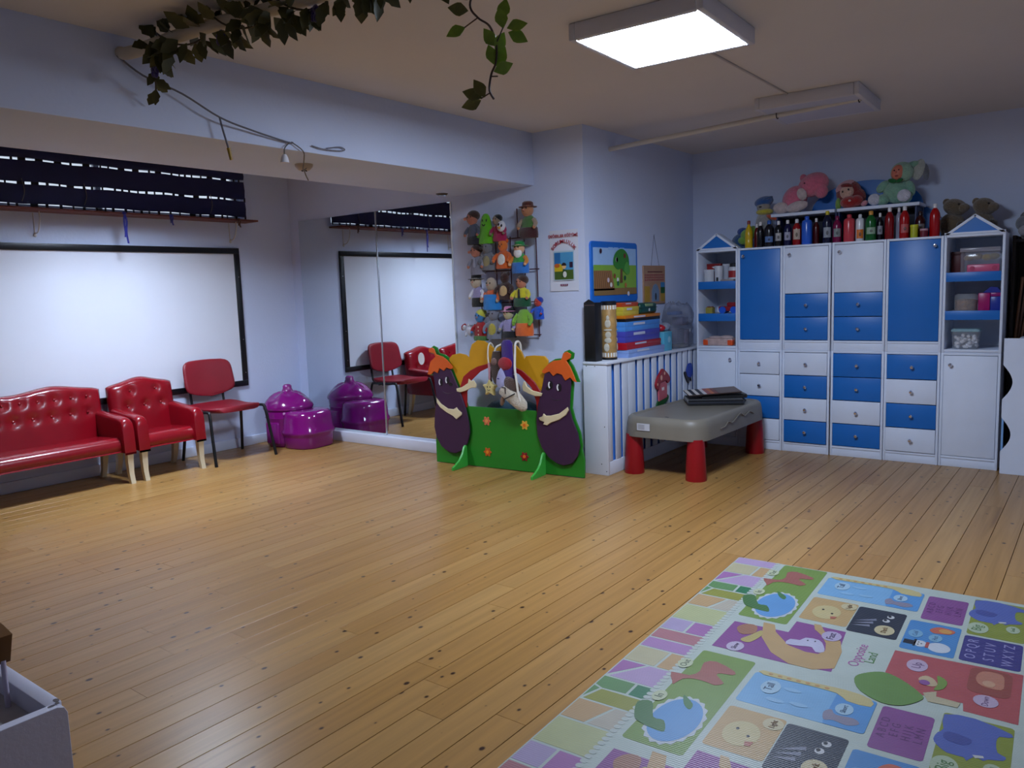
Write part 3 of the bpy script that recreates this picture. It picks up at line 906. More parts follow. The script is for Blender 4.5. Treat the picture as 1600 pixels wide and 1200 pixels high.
board = [(-0.008, 0.004), (1.306, 0.004), (1.312, 0.13), (1.27, 0.30), (1.20, 0.459), (0.939, 0.459), (0.315, 0.463), (0.05, 0.45), (0.01, 0.30), (-0.008, 0.17)]
ply('base_board', board, 0.016, -0.016, GREEN, th)
ply('cloud_arch', [(0.203, 0.722)] + cloud + [(0.985, 0.593), (0.985, 0.470), (0.98, 0.464)] + ringout[::-1][1:-1] + [(0.283, 0.468), (0.25, 0.606)], 0.014, -0.014, YEL, th)
ply('arch_ring', ringout + ringin, 0.010, 0.0, TRED, th)
def grow(poly, d):
    P = [Vector(p) for p in poly]; n = len(P)
    ar = sum(P[i].x * P[(i + 1) % n].y - P[(i + 1) % n].x * P[i].y for i in range(n)); s = 1 if ar > 0 else -1
    out = []
    for i in range(n):
        e = (P[(i + 1) % n] - P[i - 1]).normalized()
        out.append((P[i].x + s * e.y * d, P[i].y - s * e.x * d))
    return out
for egg, cap, al, au, eyes, nose, mouth in (
        (eggL, capL, arml, armlu, ((0.088, 0.643), (0.153, 0.661)), (0.180, 0.630), (0.147, 0.556)),
        (eggR, capR, armr, armru, ((1.070, 0.656), (1.139, 0.641)), (1.045, 0.632), (1.108, 0.549))):
    back = ply('figure_backing', grow(egg, 0.012), 0.013, -0.013, GREEN, th)
    ply('cap_backing', grow(cap, 0.011), 0.012, -0.0125, GREEN, th)
    fig = ply('eggplant_figure', egg, 0.012, 0.0102, EGG, th, 0.003)
    ply('stalk_cap', cap, 0.008, 0.0222, ORG, fig, 0.002)
    ply('arm', al, 0.010, 0.0222, SKIN, fig, 0.003)
    ply('arm', au, 0.010, 0.0222, SKIN, fig, 0.003)
    for ex, ez in eyes:
        e = ply('eye', ring2(ex, ez, 0.017, 0.030, 18), 0.002, 0.0222, INK, fig, 0.0)
        mb = MB(); mb.tube([(ex - 0.004 + 0.012 * math.cos(a), -0.0245, ez + 0.022 * math.sin(a)) for a in [PI / 2 + 0.3 + (PI - 0.6) * k / 8 for k in range(9)]], 0.0055, 6)
        mb.build('eye_white', EYEW, fig)
    ply('nose', ring2(nose[0], nose[1], 0.018, 0.015, 16), 0.003, 0.0222, INK, fig, 0.001)
    mb = MB(); mb.tube([(mouth[0] + dx, -0.0225, mouth[1] + 0.9 * dx * dx * 8) for dx in (-0.045, -0.03, -0.015, 0, 0.015, 0.03, 0.045)], 0.002, 5)
    mb.build('mouth', INK, fig)
for (fx, fz), c1, c2 in zip(((0.491, 0.36), (0.827, 0.35), (0.489, 0.123), (0.818, 0.116)), ((206, 110, 70), (222, 170, 60), (196, 88, 20), (140, 14, 24)), ((226, 150, 80), (226, 110, 20), (230, 140, 30), (226, 110, 30))):
    pet = []
    for k in range(36):
        a = 2 * PI * k / 36; r = 0.030 + 0.007 * math.cos(6 * a)
        pet.append((fx + r * math.cos(a), fz + r * math.sin(a)))
    f = ply('flower', pet, 0.005, 0.0002, mat(c1, rough=0.5), th, 0.001)
    ply('flower_centre', ring2(fx, fz, 0.013, n=16), 0.003, 0.0052, mat(c2, rough=0.5), f, 0.001)
for fx in (0.288, 0.985):
    prof = [(0.0, 0.0), (-0.185, 0.0), (-0.185, 0.022), (-0.15, 0.035), (-0.10, 0.06), (-0.06, 0.10), (-0.035, 0.15), (-0.015, 0.165), (0.0, 0.16)]
    mb = MB(); mb.prism([(p[0], p[1]) for p in prof], 0.016, T(fx, -0.0105, 0) @ SIDE, b=0.002)
    mb.build('foot', mat((60, 170, 62), rough=0.42), th)

# soft things hung over the theatre arch and behind it
def TH(s, d, z):
    a = math.atan2(0.098, 1.303)
    return (-4.196 + s * math.cos(a) + d * math.sin(a), 4.466 + s * math.sin(a) - d * math.cos(a), z)
t = thing('teal_cushion', 'dark teal round cushion standing behind the puppet theatre opening', 'cushion', TH(0.64, -0.15, 0))
mb = MB(); rows = []
for i in range(13):
    a = PI * i / 12; z = 0.255 - 0.255 * math.cos(a); r = max(0.02, math.sin(a) ** 0.6)
    rows.append([(0.33 * r * math.cos(b) * (1 + 0.02 * math.sin(5 * b)), 0.085 * r * math.sin(b), z) for b in [2 * PI * k / 32 for k in range(32)]])
mb.loft(rows); mb.build('cover', cloth((20, 66, 86)), t, sharp=70)
mb = MB(); mb.tube([(0.33 * math.cos(a), 0, 0.255 + 0.252 * math.sin(a)) for a in [2 * PI * k / 40 for k in range(40)]], 0.006, 6, closed=True)
mb.build('piping', cloth((14, 40, 60)), t)

CORD = mat((225, 220, 208), rough=0.7)
t = thing('star_toy', 'pale yellow soft star hanging on a pink cord in the theatre opening', 'soft toy', TH(0.565, 0.05, 0.62))
t.scale = (1.10, 1.05, 1.10)
mb = MB(); st = []
for k in range(10):
    a = PI / 2 + 2 * PI * k / 10; r = 0.060 if k % 2 == 0 else 0.036
    st.append((r * math.cos(a), r * math.sin(a)))
mb.prism(spl2(st, 3), 0.028, T(0, 0.014, 0) @ FRONT, b=0.008); mb.build('star', plush((214, 196, 120)), t)
mb = MB()
for dx in (-0.012, 0.012): mb.ell((dx, -0.0145, 0.008), (0.004, 0.002, 0.006), n=8, k=6)
mb.tube([(-0.012, -0.0145, -0.010), (0.0, -0.0148, -0.016), (0.012, -0.0145, -0.010)], 0.002, 5)
mb.build('face', INK, t)
mb = MB(); mb.tube([(0.0, 0, 0.05), (0.004, -0.004, 0.12), (0.0, -0.004, 0.17)], 0.008, 8, smooth=4)
mb.build('ribbon', cloth((196, 140, 150)), t)
mb = MB(); mb.tube([(0.0, -0.004, 0.165), (-0.012, 0.006, 0.215), (-0.020, 0.024, 0.275), (-0.020, 0.046, 0.298), (-0.020, 0.074, 0.28), (-0.020, 0.078, 0.24)], 0.005, 6, smooth=4)
mb.build('cord', CORD, t)
t = thing('white_necklace', 'white cord necklace hung over the yellow theatre arch', 'cord', TH(0.66, 0.032, 0.80))
mb = MB(); mb.tube([(-0.045, 0, 0.115), (-0.058, 0, 0.05), (-0.035, 0, 0.0), (0.0, 0, -0.012), (0.04, 0, 0.03), (0.055, 0, 0.10), (0.03, 0.05, 0.145), (-0.02, 0.05, 0.14)], 0.007, 8, closed=True, smooth=4)
mb.build('cord', CORD, t)
mb = MB(); mb.ell((0.0, -0.004, -0.018), (0.012, 0.008, 0.012), n=10, k=8); mb.build('bead', CORD, t)
t = thing('brown_puppet', 'dark brown cloth puppet hanging upside down over the theatre opening', 'hand puppet', TH(0.635, 0.045, 0.64))
t.scale = (1.25, 1.05, 1.25)
mb = MB(); mb.lathe([(0, 0.0), (0.028, 0.012), (0.045, 0.06), (0.05, 0.12), (0.038, 0.17), (0.030, 0.20), (0, 0.205)], 18, sy=0.5); mb.build('body', cloth((54, 34, 22)), t)
mb = MB(); mb.ell((-0.01, -0.018, 0.14), (0.022, 0.014, 0.024)); mb.build('muzzle', cloth((120, 92, 84)), t)
for s in (-1, 1):
    mb = MB(); mb.tube([(s * 0.035, 0, 0.10), (s * 0.055, -0.004, 0.05), (s * 0.05, -0.004, 0.02)], [0.014, 0.010], 8, smooth=3); mb.build('arm', cloth((54, 34, 22)), t)
t = thing('purple_puppet', 'purple and red cloth puppet with a pale lilac face over the theatre arch', 'hand puppet', TH(0.735, 0.06, 0.60))
t.scale = (1.00, 1.00, 1.00)
mb = MB(); mb.lathe([(0, 0.10), (0.05, 0.11), (0.058, 0.16), (0.054, 0.22), (0.048, 0.30), (0.050, 0.35), (0.030, 0.375), (0, 0.378)], 18, sy=0.5); mb.build('body', cloth((58, 28, 120)), t)
mb = MB(); mb.ell((-0.008, -0.02, 0.205), (0.062, 0.024, 0.050)); mb.build('sash', cloth((160, 18, 34)), t)
mb = MB(); mb.lathe([(0, 0.03), (0.03, 0.035), (0.046, 0.06), (0.042, 0.10), (0.022, 0.15), (0.0, 0.18)], 16, c=(-0.035, -0.035, 0), sy=0.5); mb.build('face', cloth((168, 168, 206)), t)
mb = MB(); mb.ell((-0.045, -0.060, 0.10), (0.012, 0.003, 0.004)); mb.build('brow', cloth((40, 34, 130)), t)
mb = MB(); mb.ell((0.03, -0.004, 0.09), (0.045, 0.02, 0.045)); mb.build('sleeve', cloth((46, 26, 96)), t)
t = thing('horse_puppet', 'white and brown plush horse head hanging by a white strap from the theatre', 'hand puppet', TH(0.80, 0.085, 0.50))
t.scale = (1.15, 1.05, 1.15)
mb = MB(); rows = []
for (px_, pz, r) in ((-0.10, 0.10, 0.030), (-0.09, 0.11, 0.045), (-0.05, 0.095, 0.056), (0.0, 0.055, 0.052), (0.045, 0.02, 0.045), (0.075, 0.0, 0.036), (0.09, -0.012, 0.014)):
    rows.append((px_, pz, r))
dirv = Vector((0.19, 0, -0.115)).normalized(); nv_ = Vector((dirv.z, 0, -dirv.x))
mb.loft([[Vector((a, 0, b)) + nv_ * (r * math.cos(k * PI / 8)) + Vector((0, 0.62 * r * math.sin(k * PI / 8), 0)) for k in range(16)] for a, b, r in rows])
mb.build('head', plush((206, 196, 176)), t, sharp=70)
mb = MB(); mb.ell((-0.02, 0.0, 0.135), (0.075, 0.035, 0.042), R=(0, 0.5, 0)); mb.build('mane', plush((70, 42, 28)), t)
mb = MB(); mb.ell((-0.095, 0.0, 0.03), (0.016, 0.014, 0.034), R=(0, 0.3, 0)); mb.build('ear', plush((120, 84, 56)), t)
mb = MB(); mb.tube([(-0.055, -0.040, 0.045), (-0.02, -0.044, 0.06), (0.03, -0.036, 0.085)], 0.004, 6); mb.tube([(-0.075, -0.03, 0.12), (-0.045, -0.036, 0.118), (-0.045, -0.036, 0.08)], 0.0035, 6); mb.build('bridle', INK, t)
mb = MB(); mb.tube([(0.075, -0.01, 0.01), (0.05, -0.02, 0.06), (0.035, -0.02, 0.16), (0.015, -0.005, 0.24), (-0.005, 0.03, 0.33), (-0.018, 0.055, 0.385), (-0.018, 0.085, 0.400), (-0.018, 0.113, 0.38), (-0.018, 0.118, 0.33)], 0.0075, 8, smooth=4); mb.build('strap', CORD, t)

# ================================================================== HAND PUPPETS ON THE WALL RACK
t = thing('puppet_rack', 'burgundy wire rack with hooks on the wall above the puppet theatre', 'rack', (-3.62, YM, 1.0))
RK = mat((70, 18, 40), rough=0.45, metal=0.3)
for x0 in (-0.30, -0.14, 0.0, 0.13, 0.245):
    mb = MB(); mb.cyl((x0, -0.025, -0.02), (x0 if x0 < 0.2 else x0 - 0.008, -0.025, 0.73), 0.004, n=8); mb.build('upright', RK, t)
for z in (-0.005, 0.24, 0.48, 0.715):
    mb = MB(); mb.cyl((-0.31, -0.029, z), (0.25, -0.029, z), 0.004, n=8)
    for x in (-0.30, 0.24): mb.cyl((x, -0.03, z), (x, -0.001, z), 0.004, n=8)
    mb.build('rail', RK, t)
    for x in (-0.26, -0.13, 0.0, 0.14):
        mb = MB(); mb.tube([(x, -0.03, z - 0.01), (x, -0.05, z - 0.02), (x, -0.06, z + 0.02)], 0.0025, 5, smooth=3); mb.build('hook', CHROME, t)
mb = MB(); mb.tube([(0.075, -0.03, 0.715), (0.075, -0.03, 0.93)], 0.004, 6); mb.build('upright', RK, t)

def puppet(label, x, z0, z1, w, body, lower=None, skin=(206, 160, 130), hair=None, hat=None, ears=None, belly=None, lean=0.0, side=0.0, headless=False, sleeves=None, tie=None, scarf=None, long_nose=False, buttons=None, d=0.104, split=0.35, head_s=1.0, beard=None, hairstyle='cap'):
    h = z1 - z0; w *= 1.22; head_s *= 1.12
    t = thing('hand_puppet', label, 'hand puppet', (x, YM - d, z0), 0, 'hand puppets on the wall rack', rot=(0, lean, 0))
    hb = h * (0.95 if headless else 0.64)
    prof = [(0.0, 0.0), (w * 0.50, 0.002), (w * 0.52, hb * 0.12), (w * 0.47, hb * 0.5), (w * 0.40, hb * 0.8), (w * 0.22, hb * 0.97), (0.0, hb)]
    bm = cloth(body)
    mb = MB(); mb.lathe(prof, 20, sy=0.55); mb.build('body', bm, t, sharp=60)
    if lower:
        mb = MB(); mb.lathe([(0.0, -0.004), (w * 0.52, -0.003), (w * 0.545, hb * 0.12), (w * 0.51, hb * split), (w * 0.46, hb * split + 0.004), (0, hb * split + 0.004)], 20, sy=0.58); mb.build('skirt', cloth(lower), t, sharp=60)
    sm = cloth(sleeves or body)
    for s in (-1, 1):
        mb = MB(); mb.tube([(s * w * 0.34, -0.005, hb * 0.78), (s * w * 0.52, -0.018, hb * 0.60), (s * w * 0.50, -0.034, hb * 0.46)], [w * 0.13, w * 0.10], 8, smooth=3); mb.build('arm', sm, t)
        mb = MB(); mb.ell((s * w * 0.50, -0.036, hb * 0.43), w * 0.09, n=10, k=6); mb.build('hand', cloth(skin), t)
    if belly:
        mb = MB(); mb.ell((0, -w * 0.20, hb * 0.45), (w * 0.26, w * 0.10, hb * 0.36)); mb.build('belly', cloth(belly), t)
    if tie:
        mb = MB(); mb.prism([(-0.006, hb * 0.9), (0.006, hb * 0.9), (0.010, hb * 0.45), (0, hb * 0.38), (-0.010, hb * 0.45)], 0.005, T(side * 0.5, -w * 0.26, 0) @ FRONT); mb.build('tie', cloth(tie), t)
    if buttons:
        for k in range(3):
            mb = MB(); mb.ell((0, -w * 0.27, hb * (0.3 + 0.2 * k)), (0.007, 0.004, 0.007), n=8, k=6); mb.build('button', cloth(buttons), t)
    if headless: return t
    hr = h * 0.19 * head_s; hz_ = hb + hr * 0.72; hx = side
    mb = MB(); mb.ell((hx, -0.006, hz_), (hr * 0.88, hr * 0.80, hr)); mb.build('head', cloth(skin), t, sharp=70)
    for s in (-1, 1):
        mb = MB(); mb.ell((hx + s * hr * 0.32, -0.006 - hr * 0.74, hz_ + hr * 0.18), (hr * 0.10, hr * 0.07, hr * 0.14), n=8, k=6); mb.build('eye', INK, t)
    mb = MB()
    if long_nose: mb.tube([(hx - hr * 0.6, -0.01 - hr * 0.5, hz_), (hx - hr * 0.98, -0.014 - hr * 0.55, hz_ - hr * 0.12)], [hr * 0.25, hr * 0.2], 8)
    else: mb.ell((hx, -0.006 - hr * 0.82, hz_ - hr * 0.08), (hr * 0.13, hr * 0.14, hr * 0.13), n=8, k=6)
    mb.build('nose', cloth((190, 120, 100) if not ears else (40, 30, 28)), t)
    if hair:
        mb = MB()
        if hairstyle == 'cap': mb.ell((hx + hr * 0.15, 0.004, hz_ + hr * 0.38), (hr * 0.98, hr * 0.92, hr * 0.78))
        else: mb.ell((hx, hr * 0.25, hz_ + hr * 0.05), (hr * 1.12, hr * 0.75, hr * 1.12))
        mb.build('hair', cloth(hair), t, sharp=70)
    if hat:
        mb = MB(); mb.lathe([(0.0, hr * 0.3), (hr * 1.25, hr * 0.32), (hr * 1.28, hr * 0.40), (hr * 0.80, hr * 0.46), (hr * 0.74, hr * 0.95), (hr * 0.5, hr * 1.12), (0, hr * 1.14)], 20, c=(hx, 0, hz_)); mb.build('hat', cloth(hat), t)
    if ears:
        for s in (-1, 1):
            mb = MB(); mb.ell((hx + s * hr * 0.75, 0.0, hz_ + hr * 0.75), (hr * 0.34, hr * 0.18, hr * 0.36), n=10, k=8); mb.build('ear', cloth(ears), t)
    if beard:
        mb = MB(); mb.ell((hx, -hr * 0.55, hz_ - hr * 0.75), (hr * 0.75, hr * 0.4, hr * 0.75)); mb.build('beard', cloth(beard), t)
    if scarf:
        mb = MB(); mb.lathe([(0, hb * 0.9), (w * 0.34, hb * 0.9), (w * 0.38, hb * 0.96), (w * 0.30, hb * 1.03), (0, hb * 1.03)], 16, sy=0.7); mb.build('scarf', cloth(scarf), t)
    return t

puppet('brown haired man puppet in a grey suit, top left of the rack', -3.905, 1.69, 1.935, 0.10, (70, 78, 96), (24, 26, 38), (176, 110, 88), hair=(56, 36, 28), long_nose=True, side=-0.008)
t = thing('hand_puppet', 'bright green ghost puppet with a smile', 'hand puppet', (-3.785, YM - 0.104, 1.685), 0, 'hand puppets on the wall rack')
mb = MB(); mb.lathe([(0, 0), (0.072, 0.0), (0.066, 0.05), (0.056, 0.11), (0.046, 0.17), (0.034, 0.205), (0.018, 0.222), (0, 0.226)], 20, sy=0.5); mb.build('body', cloth((92, 176, 22)), t)
for s in (-1, 1):
    mb = MB(); mb.ell((s * 0.018 + 0.004, -0.021, 0.172), (0.005, 0.003, 0.012), n=8, k=6); mb.build('eye', INK, t)
    mb = MB(); mb.tube([(s * 0.05, -0.004, 0.10), (s * 0.074, -0.014, 0.05)], [0.016, 0.012], 8); mb.build('arm', cloth((82, 160, 22)), t)
mb = MB(); mb.tube([(-0.016, -0.024, 0.145), (-0.004, -0.026, 0.132), (0.012, -0.025, 0.142)], 0.004, 6, smooth=3); mb.build('mouth', INK, t)
puppet('magenta bird puppet with a tall black crest', -3.655, 1.695, 1.90, 0.10, (160, 18, 76), None, (140, 120, 100), hair=(14, 14, 16), side=-0.022, head_s=0.85)
t = thing('bird_face', 'black and white checked bird face cushion beside the magenta bird puppet', 'hand puppet', (-3.600, YM - 0.155, 1.80), 0, 'hand puppets on the wall rack', rot=(0, 0.35, 0))
mb = MB(); mb.ell((0, 0, 0), (0.036, 0.020, 0.040)); mb.build('head', cloth((214, 214, 220)), t)
for s in (-1, 1):
    mb = MB(); mb.ell((s * 0.014, -0.018, 0.008), (0.008, 0.005, 0.011), n=8, k=6); mb.build('eye', INK, t)
mb = MB(); mb.lathe([(0.012, 0), (0, 0.028)], 10, M=T(0, -0.018, -0.012) @ Euler((PI / 2, 0, 0)).to_matrix().to_4x4()); mb.build('beak', cloth((200, 150, 60)), t)
puppet('puppet in a green tunic and brown cap, top right of the rack', -3.385, 1.705, 1.955, 0.115, (70, 110, 52), (58, 20, 22), (170, 116, 80), hat=(84, 36, 22), sleeves=(150, 130, 110), scarf=None, side=-0.005, split=0.42)
puppet('brown haired man puppet with white shirt and tie in the second row', -3.878, 1.455, 1.68, 0.11, (132, 132, 146), None, (178, 112, 90), hair=(46, 28, 24), tie=(160, 160, 176), long_nose=True, side=-0.012)
puppet('grey elephant puppet with a yellow patch in the second row', -3.772, 1.485, 1.70, 0.105, (112, 114, 120), None, (112, 114, 120), belly=(150, 140, 100), ears=(104, 106, 114), long_nose=True, side=-0.006)
puppet('orange fox puppet with a white belly', -3.626, 1.49, 1.705, 0.115, (206, 92, 24), None, (214, 110, 40), belly=(222, 222, 214), ears=(200, 84, 24))
puppet('dwarf puppet with a green cap and white beard', -3.475, 1.455, 1.68, 0.115, (52, 150, 60), (40, 110, 190), (220, 170, 130), hat=(24, 130, 60), beard=(225, 225, 225), sleeves=(210, 130, 40), split=0.5)
puppet('puppet with a black hat and lilac waistcoat in the third row', -3.886, 1.215, 1.455, 0.095, (150, 142, 180), (12, 12, 14), (200, 184, 160), hat=(12, 12, 14), sleeves=(222, 222, 232), split=0.42, side=-0.015)
puppet('smiling pale faced puppet in a blue and orange shirt', -3.75, 1.19, 1.43, 0.125, (206, 96, 46), (30, 124, 196), (176, 160, 140), scarf=None, split=0.72, hair=None, sleeves=(206, 96, 46), buttons=None, belly=None)
puppet('dark brown bear puppet with a tan belly', -3.618, 1.26, 1.468, 0.115, (52, 24, 18), None, (60, 28, 20), belly=(196, 164, 112), ears=(52, 24, 18), head_s=0.9)
puppet('puppet in a yellow shirt and green trousers in the third row', -3.467, 1.21, 1.43, 0.115, (206, 196, 40), (14, 76, 46), (190, 120, 90), hair=(60, 36, 26), tie=(30, 24, 24), split=0.42)
puppet('blue and yellow headed puppet in a red spotted dress, bottom left of the rack', -3.872, 0.955, 1.185, 0.105, (156, 14, 20), (70, 110, 50), (60, 130, 190), hair=(190, 190, 70), sleeves=(156, 14, 20), buttons=(220, 190, 170), split=0.22)
puppet('grey elephant puppet with a yellow patch in the bottom row', -3.738, 0.965, 1.20, 0.12, (122, 124, 136), None, (122, 124, 136), belly=(176, 160, 60), ears=(112, 114, 126), long_nose=True)
puppet('puppet with a pink cap and lilac waistcoat, bottom row', -3.597, 0.98, 1.205, 0.10, (150, 142, 182), (16, 16, 20), (190, 180, 140), hair=(20, 18, 22), hat=(206, 130, 170), split=0.3)
puppet('green and orange frog puppet hanging upside down, bottom right of the rack', -3.455, 0.995, 1.20, 0.12, (120, 170, 50), (216, 100, 34), (120, 170, 50), split=0.45, headless=True)
puppet('small blue and red puppet at the right edge of the rack', -3.352, 1.11, 1.27, 0.075, (24, 80, 190), None, (190, 60, 50), hair=(20, 50, 150), d=0.062)
puppet('tiny white and red snowman puppet at the left edge of the rack', -3.985, 1.02, 1.13, 0.07, (206, 206, 216), None, (210, 210, 216), hat=(170, 14, 34), d=0.07, lean=-1.2)

# poster
t = thing('wall_poster', 'white paper poster with red lettering on the column', 'poster', (-3.155, YM - 0.001, 1.312))
pw, ph = 0.122, 0.435
mb = MB(); rows = []
for i in range(9):
    z = ph * i / 8; bow = 0.010 * (1 - i / 8) ** 2
    rows.append([(-pw, -0.001 - bow * 0.6, z), (0, -0.0015 - bow * 0.2, z), (pw, -0.001 - bow * 0.3, z), (pw, -0.002 - bow * 0.3, z), (0, -0.0025 - bow * 0.2, z), (-pw, -0.002 - bow * 0.6, z)])
mb.loft(rows); mb.build('sheet', mat((214, 218, 230), rough=0.6, var=0.01), t)
def pic(name, poly, k, c, b=0.0):
    mb = MB(); mb.prism(poly, 0.0005, T(0, -0.011 - 0.0007 * k, 0) @ FRONT); return mb.build(name, print_ink(c), t)
pic('picture', rrect(-0.085, 0.09, 0.075, 0.285, 0.002, 1), 0, (176, 200, 210))
pic('picture_wall', rrect(-0.078, 0.083, 0.14, 0.275, 0.002, 1), 1, (74, 150, 196))
pic('picture_curtain', rrect(-0.078, -0.026, 0.17, 0.275, 0.002, 1), 2, (40, 110, 170))
pic('picture_rug', rrect(-0.078, 0.083, 0.082, 0.15, 0.002, 1), 2, (66, 96, 30))
pic('picture_bed', [(-0.078, 0.14), (-0.01, 0.14), (0.0, 0.17), (-0.03, 0.198), (-0.078, 0.18)], 3, (206, 180, 30))
pic('picture_pillow', ring2(-0.055, 0.182, 0.024, 0.015, 16), 4, (196, 96, 30))
pic('picture_toy_box', rrect(0.052, 0.08, 0.165, 0.205, 0.003, 1), 4, (50, 30, 56))
pic('picture_child_body', [(-0.02, 0.095), (0.03, 0.10), (0.026, 0.15), (-0.004, 0.155)], 5, (40, 70, 34))
pic('picture_child_head', ring2(0.006, 0.176, 0.018, 0.019, 18), 6, (224, 184, 130))
pic('picture_child_hair', [(0.006 + 0.021 * math.cos(a), 0.180 + 0.022 * math.sin(a)) for a in [PI * k / 12 for k in range(13)]], 7, (40, 24, 18))
pic('picture_toy', ring2(0.012, 0.118, 0.016, 0.022, 14), 6, (220, 220, 214))
PRT = print_ink((160, 24, 50))
text_mesh('lettering', 'DEĞERLER EĞİTİMİ', 0.0285, PRT, t, T(0.0, -0.012, 0.392) @ FRONT, bold=0.0006)
for k, ch in enumerate('SORUMLULUK'):
    a = math.radians(56 - 112 * k / 9)
    text_mesh('lettering', ch, 0.036, PRT, t, T(0.003 - 0.112 * math.sin(a), -0.012, 0.241 + 0.112 * math.cos(a)) @ FRONT @ Matrix.Rotation(a * 0.85, 4, 'Z'), bold=0.0008)
for k in range(4): pic('footer_mark', rrect(-0.03 + 0.017 * k, -0.018 + 0.017 * k, 0.036, 0.05, 0.002, 1), 1, (120, 50, 76))

# ================================================================== ALCOVE SIDE WALL
t = thing('tree_board', 'blue framed felt board with a green tree on the alcove wall', 'board', (XA, 5.18, 1.215))
mb = MB(); mb.prism(rrect(-0.345, 0.345, 0, 0.445, 0.03), 0.014, SIDE, b=0.003); mb.build('backing', plastic((26, 110, 206)), t)
def bp(name, poly, k, c, parent=t, x0=0.014):
    mb = MB(); mb.prism(poly, 0.0012, T(x0 + 0.0013 * k, 0, 0) @ SIDE); return mb.build(name, print_ink(c), parent)
bp('sky', rrect(-0.315, 0.32, 0.26, 0.40, 0.004, 1), 0, (160, 196, 236))
bp('meadow', rrect(-0.315, 0.32, 0.10, 0.275, 0.004, 1), 1, (130, 176, 60))
bp('field', [(-0.315, 0.09), (-0.02, 0.09), (-0.06, 0.235), (-0.315, 0.235)], 2, (150, 108, 64))
for k in range(9): bp('furrow', [(-0.30 + 0.030 * k, 0.10), (-0.292 + 0.030 * k, 0.10), (-0.298 + 0.026 * k, 0.23), (-0.304 + 0.026 * k, 0.23)], 3, (120, 80, 48))
bp('path', rrect(-0.315, 0.32, 0.055, 0.105, 0.004, 1), 2, (140, 110, 60))
bp('trunk', [(0.06, 0.14), (0.10, 0.145), (0.098, 0.26), (0.072, 0.26)], 3, (110, 70, 40))
bp('tree_crown', spl2([(-0.04, 0.29), (-0.01, 0.36), (0.07, 0.395), (0.14, 0.385), (0.19, 0.34), (0.20, 0.27), (0.17, 0.22), (0.12, 0.225), (0.08, 0.25), (0.02, 0.245)], 4), 4, (52, 130, 44))
bp('tree_crown', spl2([(0.12, 0.24), (0.16, 0.30), (0.20, 0.27), (0.205, 0.22), (0.16, 0.205)], 4), 5, (84, 160, 60))
for (y, z, c) in ((-0.22, 0.375, (60, 26, 40)), (0.01, 0.315, (225, 225, 220)), (0.013, 0.315, (30, 60, 34)), (0.13, 0.345, (120, 50, 40)), (-0.025, 0.195, (140, 80, 40)), (0.02, 0.165, (225, 230, 225)), (0.025, 0.14, (40, 110, 70)), (-0.12, 0.165, (220, 200, 210)), (-0.08, 0.13, (230, 225, 215)), (0.13, 0.18, (20, 80, 56)), (0.14, 0.125, (190, 110, 50)), (0.18, 0.06, (225, 220, 225))):
    bp('sticker', ring2(y, z, 0.016, 0.018, 12), 6, c)
for y in (-0.10, -0.02, 0.07): bp('header_label', rrect(y, y + 0.065, 0.385, 0.405, 0.002, 1), 1, (150, 190, 236))

t = thing('hanging_board', 'small wooden picture board hanging on a string on the alcove wall', 'board', (XA, 5.82, 1.18))
mb = MB(); mb.prism(rrect(-0.19, 0.19, 0, 0.31, 0.006), 0.010, SIDE, b=0.002); mb.build('panel', mat((168, 132, 106), rough=0.7, var=0.08), t)
def bq(name, poly, k, c): return bp(name, poly, k, c, t, 0.010)
bq('heading', rrect(-0.12, 0.14, 0.255, 0.264, 0.001, 1), 0, (110, 50, 50))
for r in range(3):
    for k in range(11): bq('heading', rrect(-0.168 + 0.031 * k, -0.147 + 0.031 * k, 0.188 + 0.020 * r, 0.201 + 0.020 * r, 0.002, 1), 0, (150, 70, 72))
bq('picture', rrect(-0.175, -0.085, 0.02, 0.145, 0.004, 1), 0, (180, 140, 40))
bq('picture', [(-0.05 + 0, 0.02), (0.075, 0.02), (0.075, 0.11), (0.05, 0.15), (0.012, 0.165), (-0.025, 0.15), (-0.05, 0.11)], 0, (116, 140, 166))
bq('picture', rrect(0.105, 0.178, 0.02, 0.085, 0.004, 1), 0, (176, 140, 40))
bq('picture', rrect(0.105, 0.178, 0.085, 0.135, 0.004, 1), 1, (30, 90, 40))
bq('picture', rrect(0.105, 0.178, 0.135, 0.175, 0.004, 1), 0, (60, 130, 180))
bq('picture', ring2(0.015, 0.06, 0.014, 0.030, 12), 1, (50, 46, 46))
mb = MB(); mb.tube([(0.006, -0.05, 0.308), (0.004, 0.01, 0.555), (0.006, 0.09, 0.308)], 0.0018, 5); mb.build('string', mat((90, 96, 120)), t)
mb = MB(); mb.cyl((0.0005, 0.01, 0.556), (0.010, 0.01, 0.556), 0.004, n=8); mb.build('nail', CHROME, t)

# ------------------------------------------------------------------ white slatted radiator cover
YR0, YR1, XRF, ZR = 4.715, 6.50, -2.785, 0.808
t = thing('radiator_cover', 'white slatted radiator cover with a blue inner panel along the alcove wall', 'cover', (XA, YR0, 0))
dx = XRF - XA
RW = paint((214, 220, 232))
mb = MB(); mb.bx(0.002, dx, 0, 0.022, 0.0, ZR - 0.018, 0.003); mb.build('end_panel', RW, t)
mb = MB(); mb.bx(0.002, dx + 0.010, -0.008, YR1 - YR0, ZR - 0.018, ZR, 0.004); mb.build('top_board', RW, t)
mb = MB(); mb.bx(dx - 0.018, dx, 0.022, YR1 - YR0, 0.0, 0.095, 0.003); mb.build('bottom_rail', RW, t)
mb = MB(); mb.bx(dx - 0.034, dx - 0.026, 0.022, YR1 - YR0, 0.02, ZR - 0.02); mb.build('inner_panel', paint((70, 140, 228)), t)
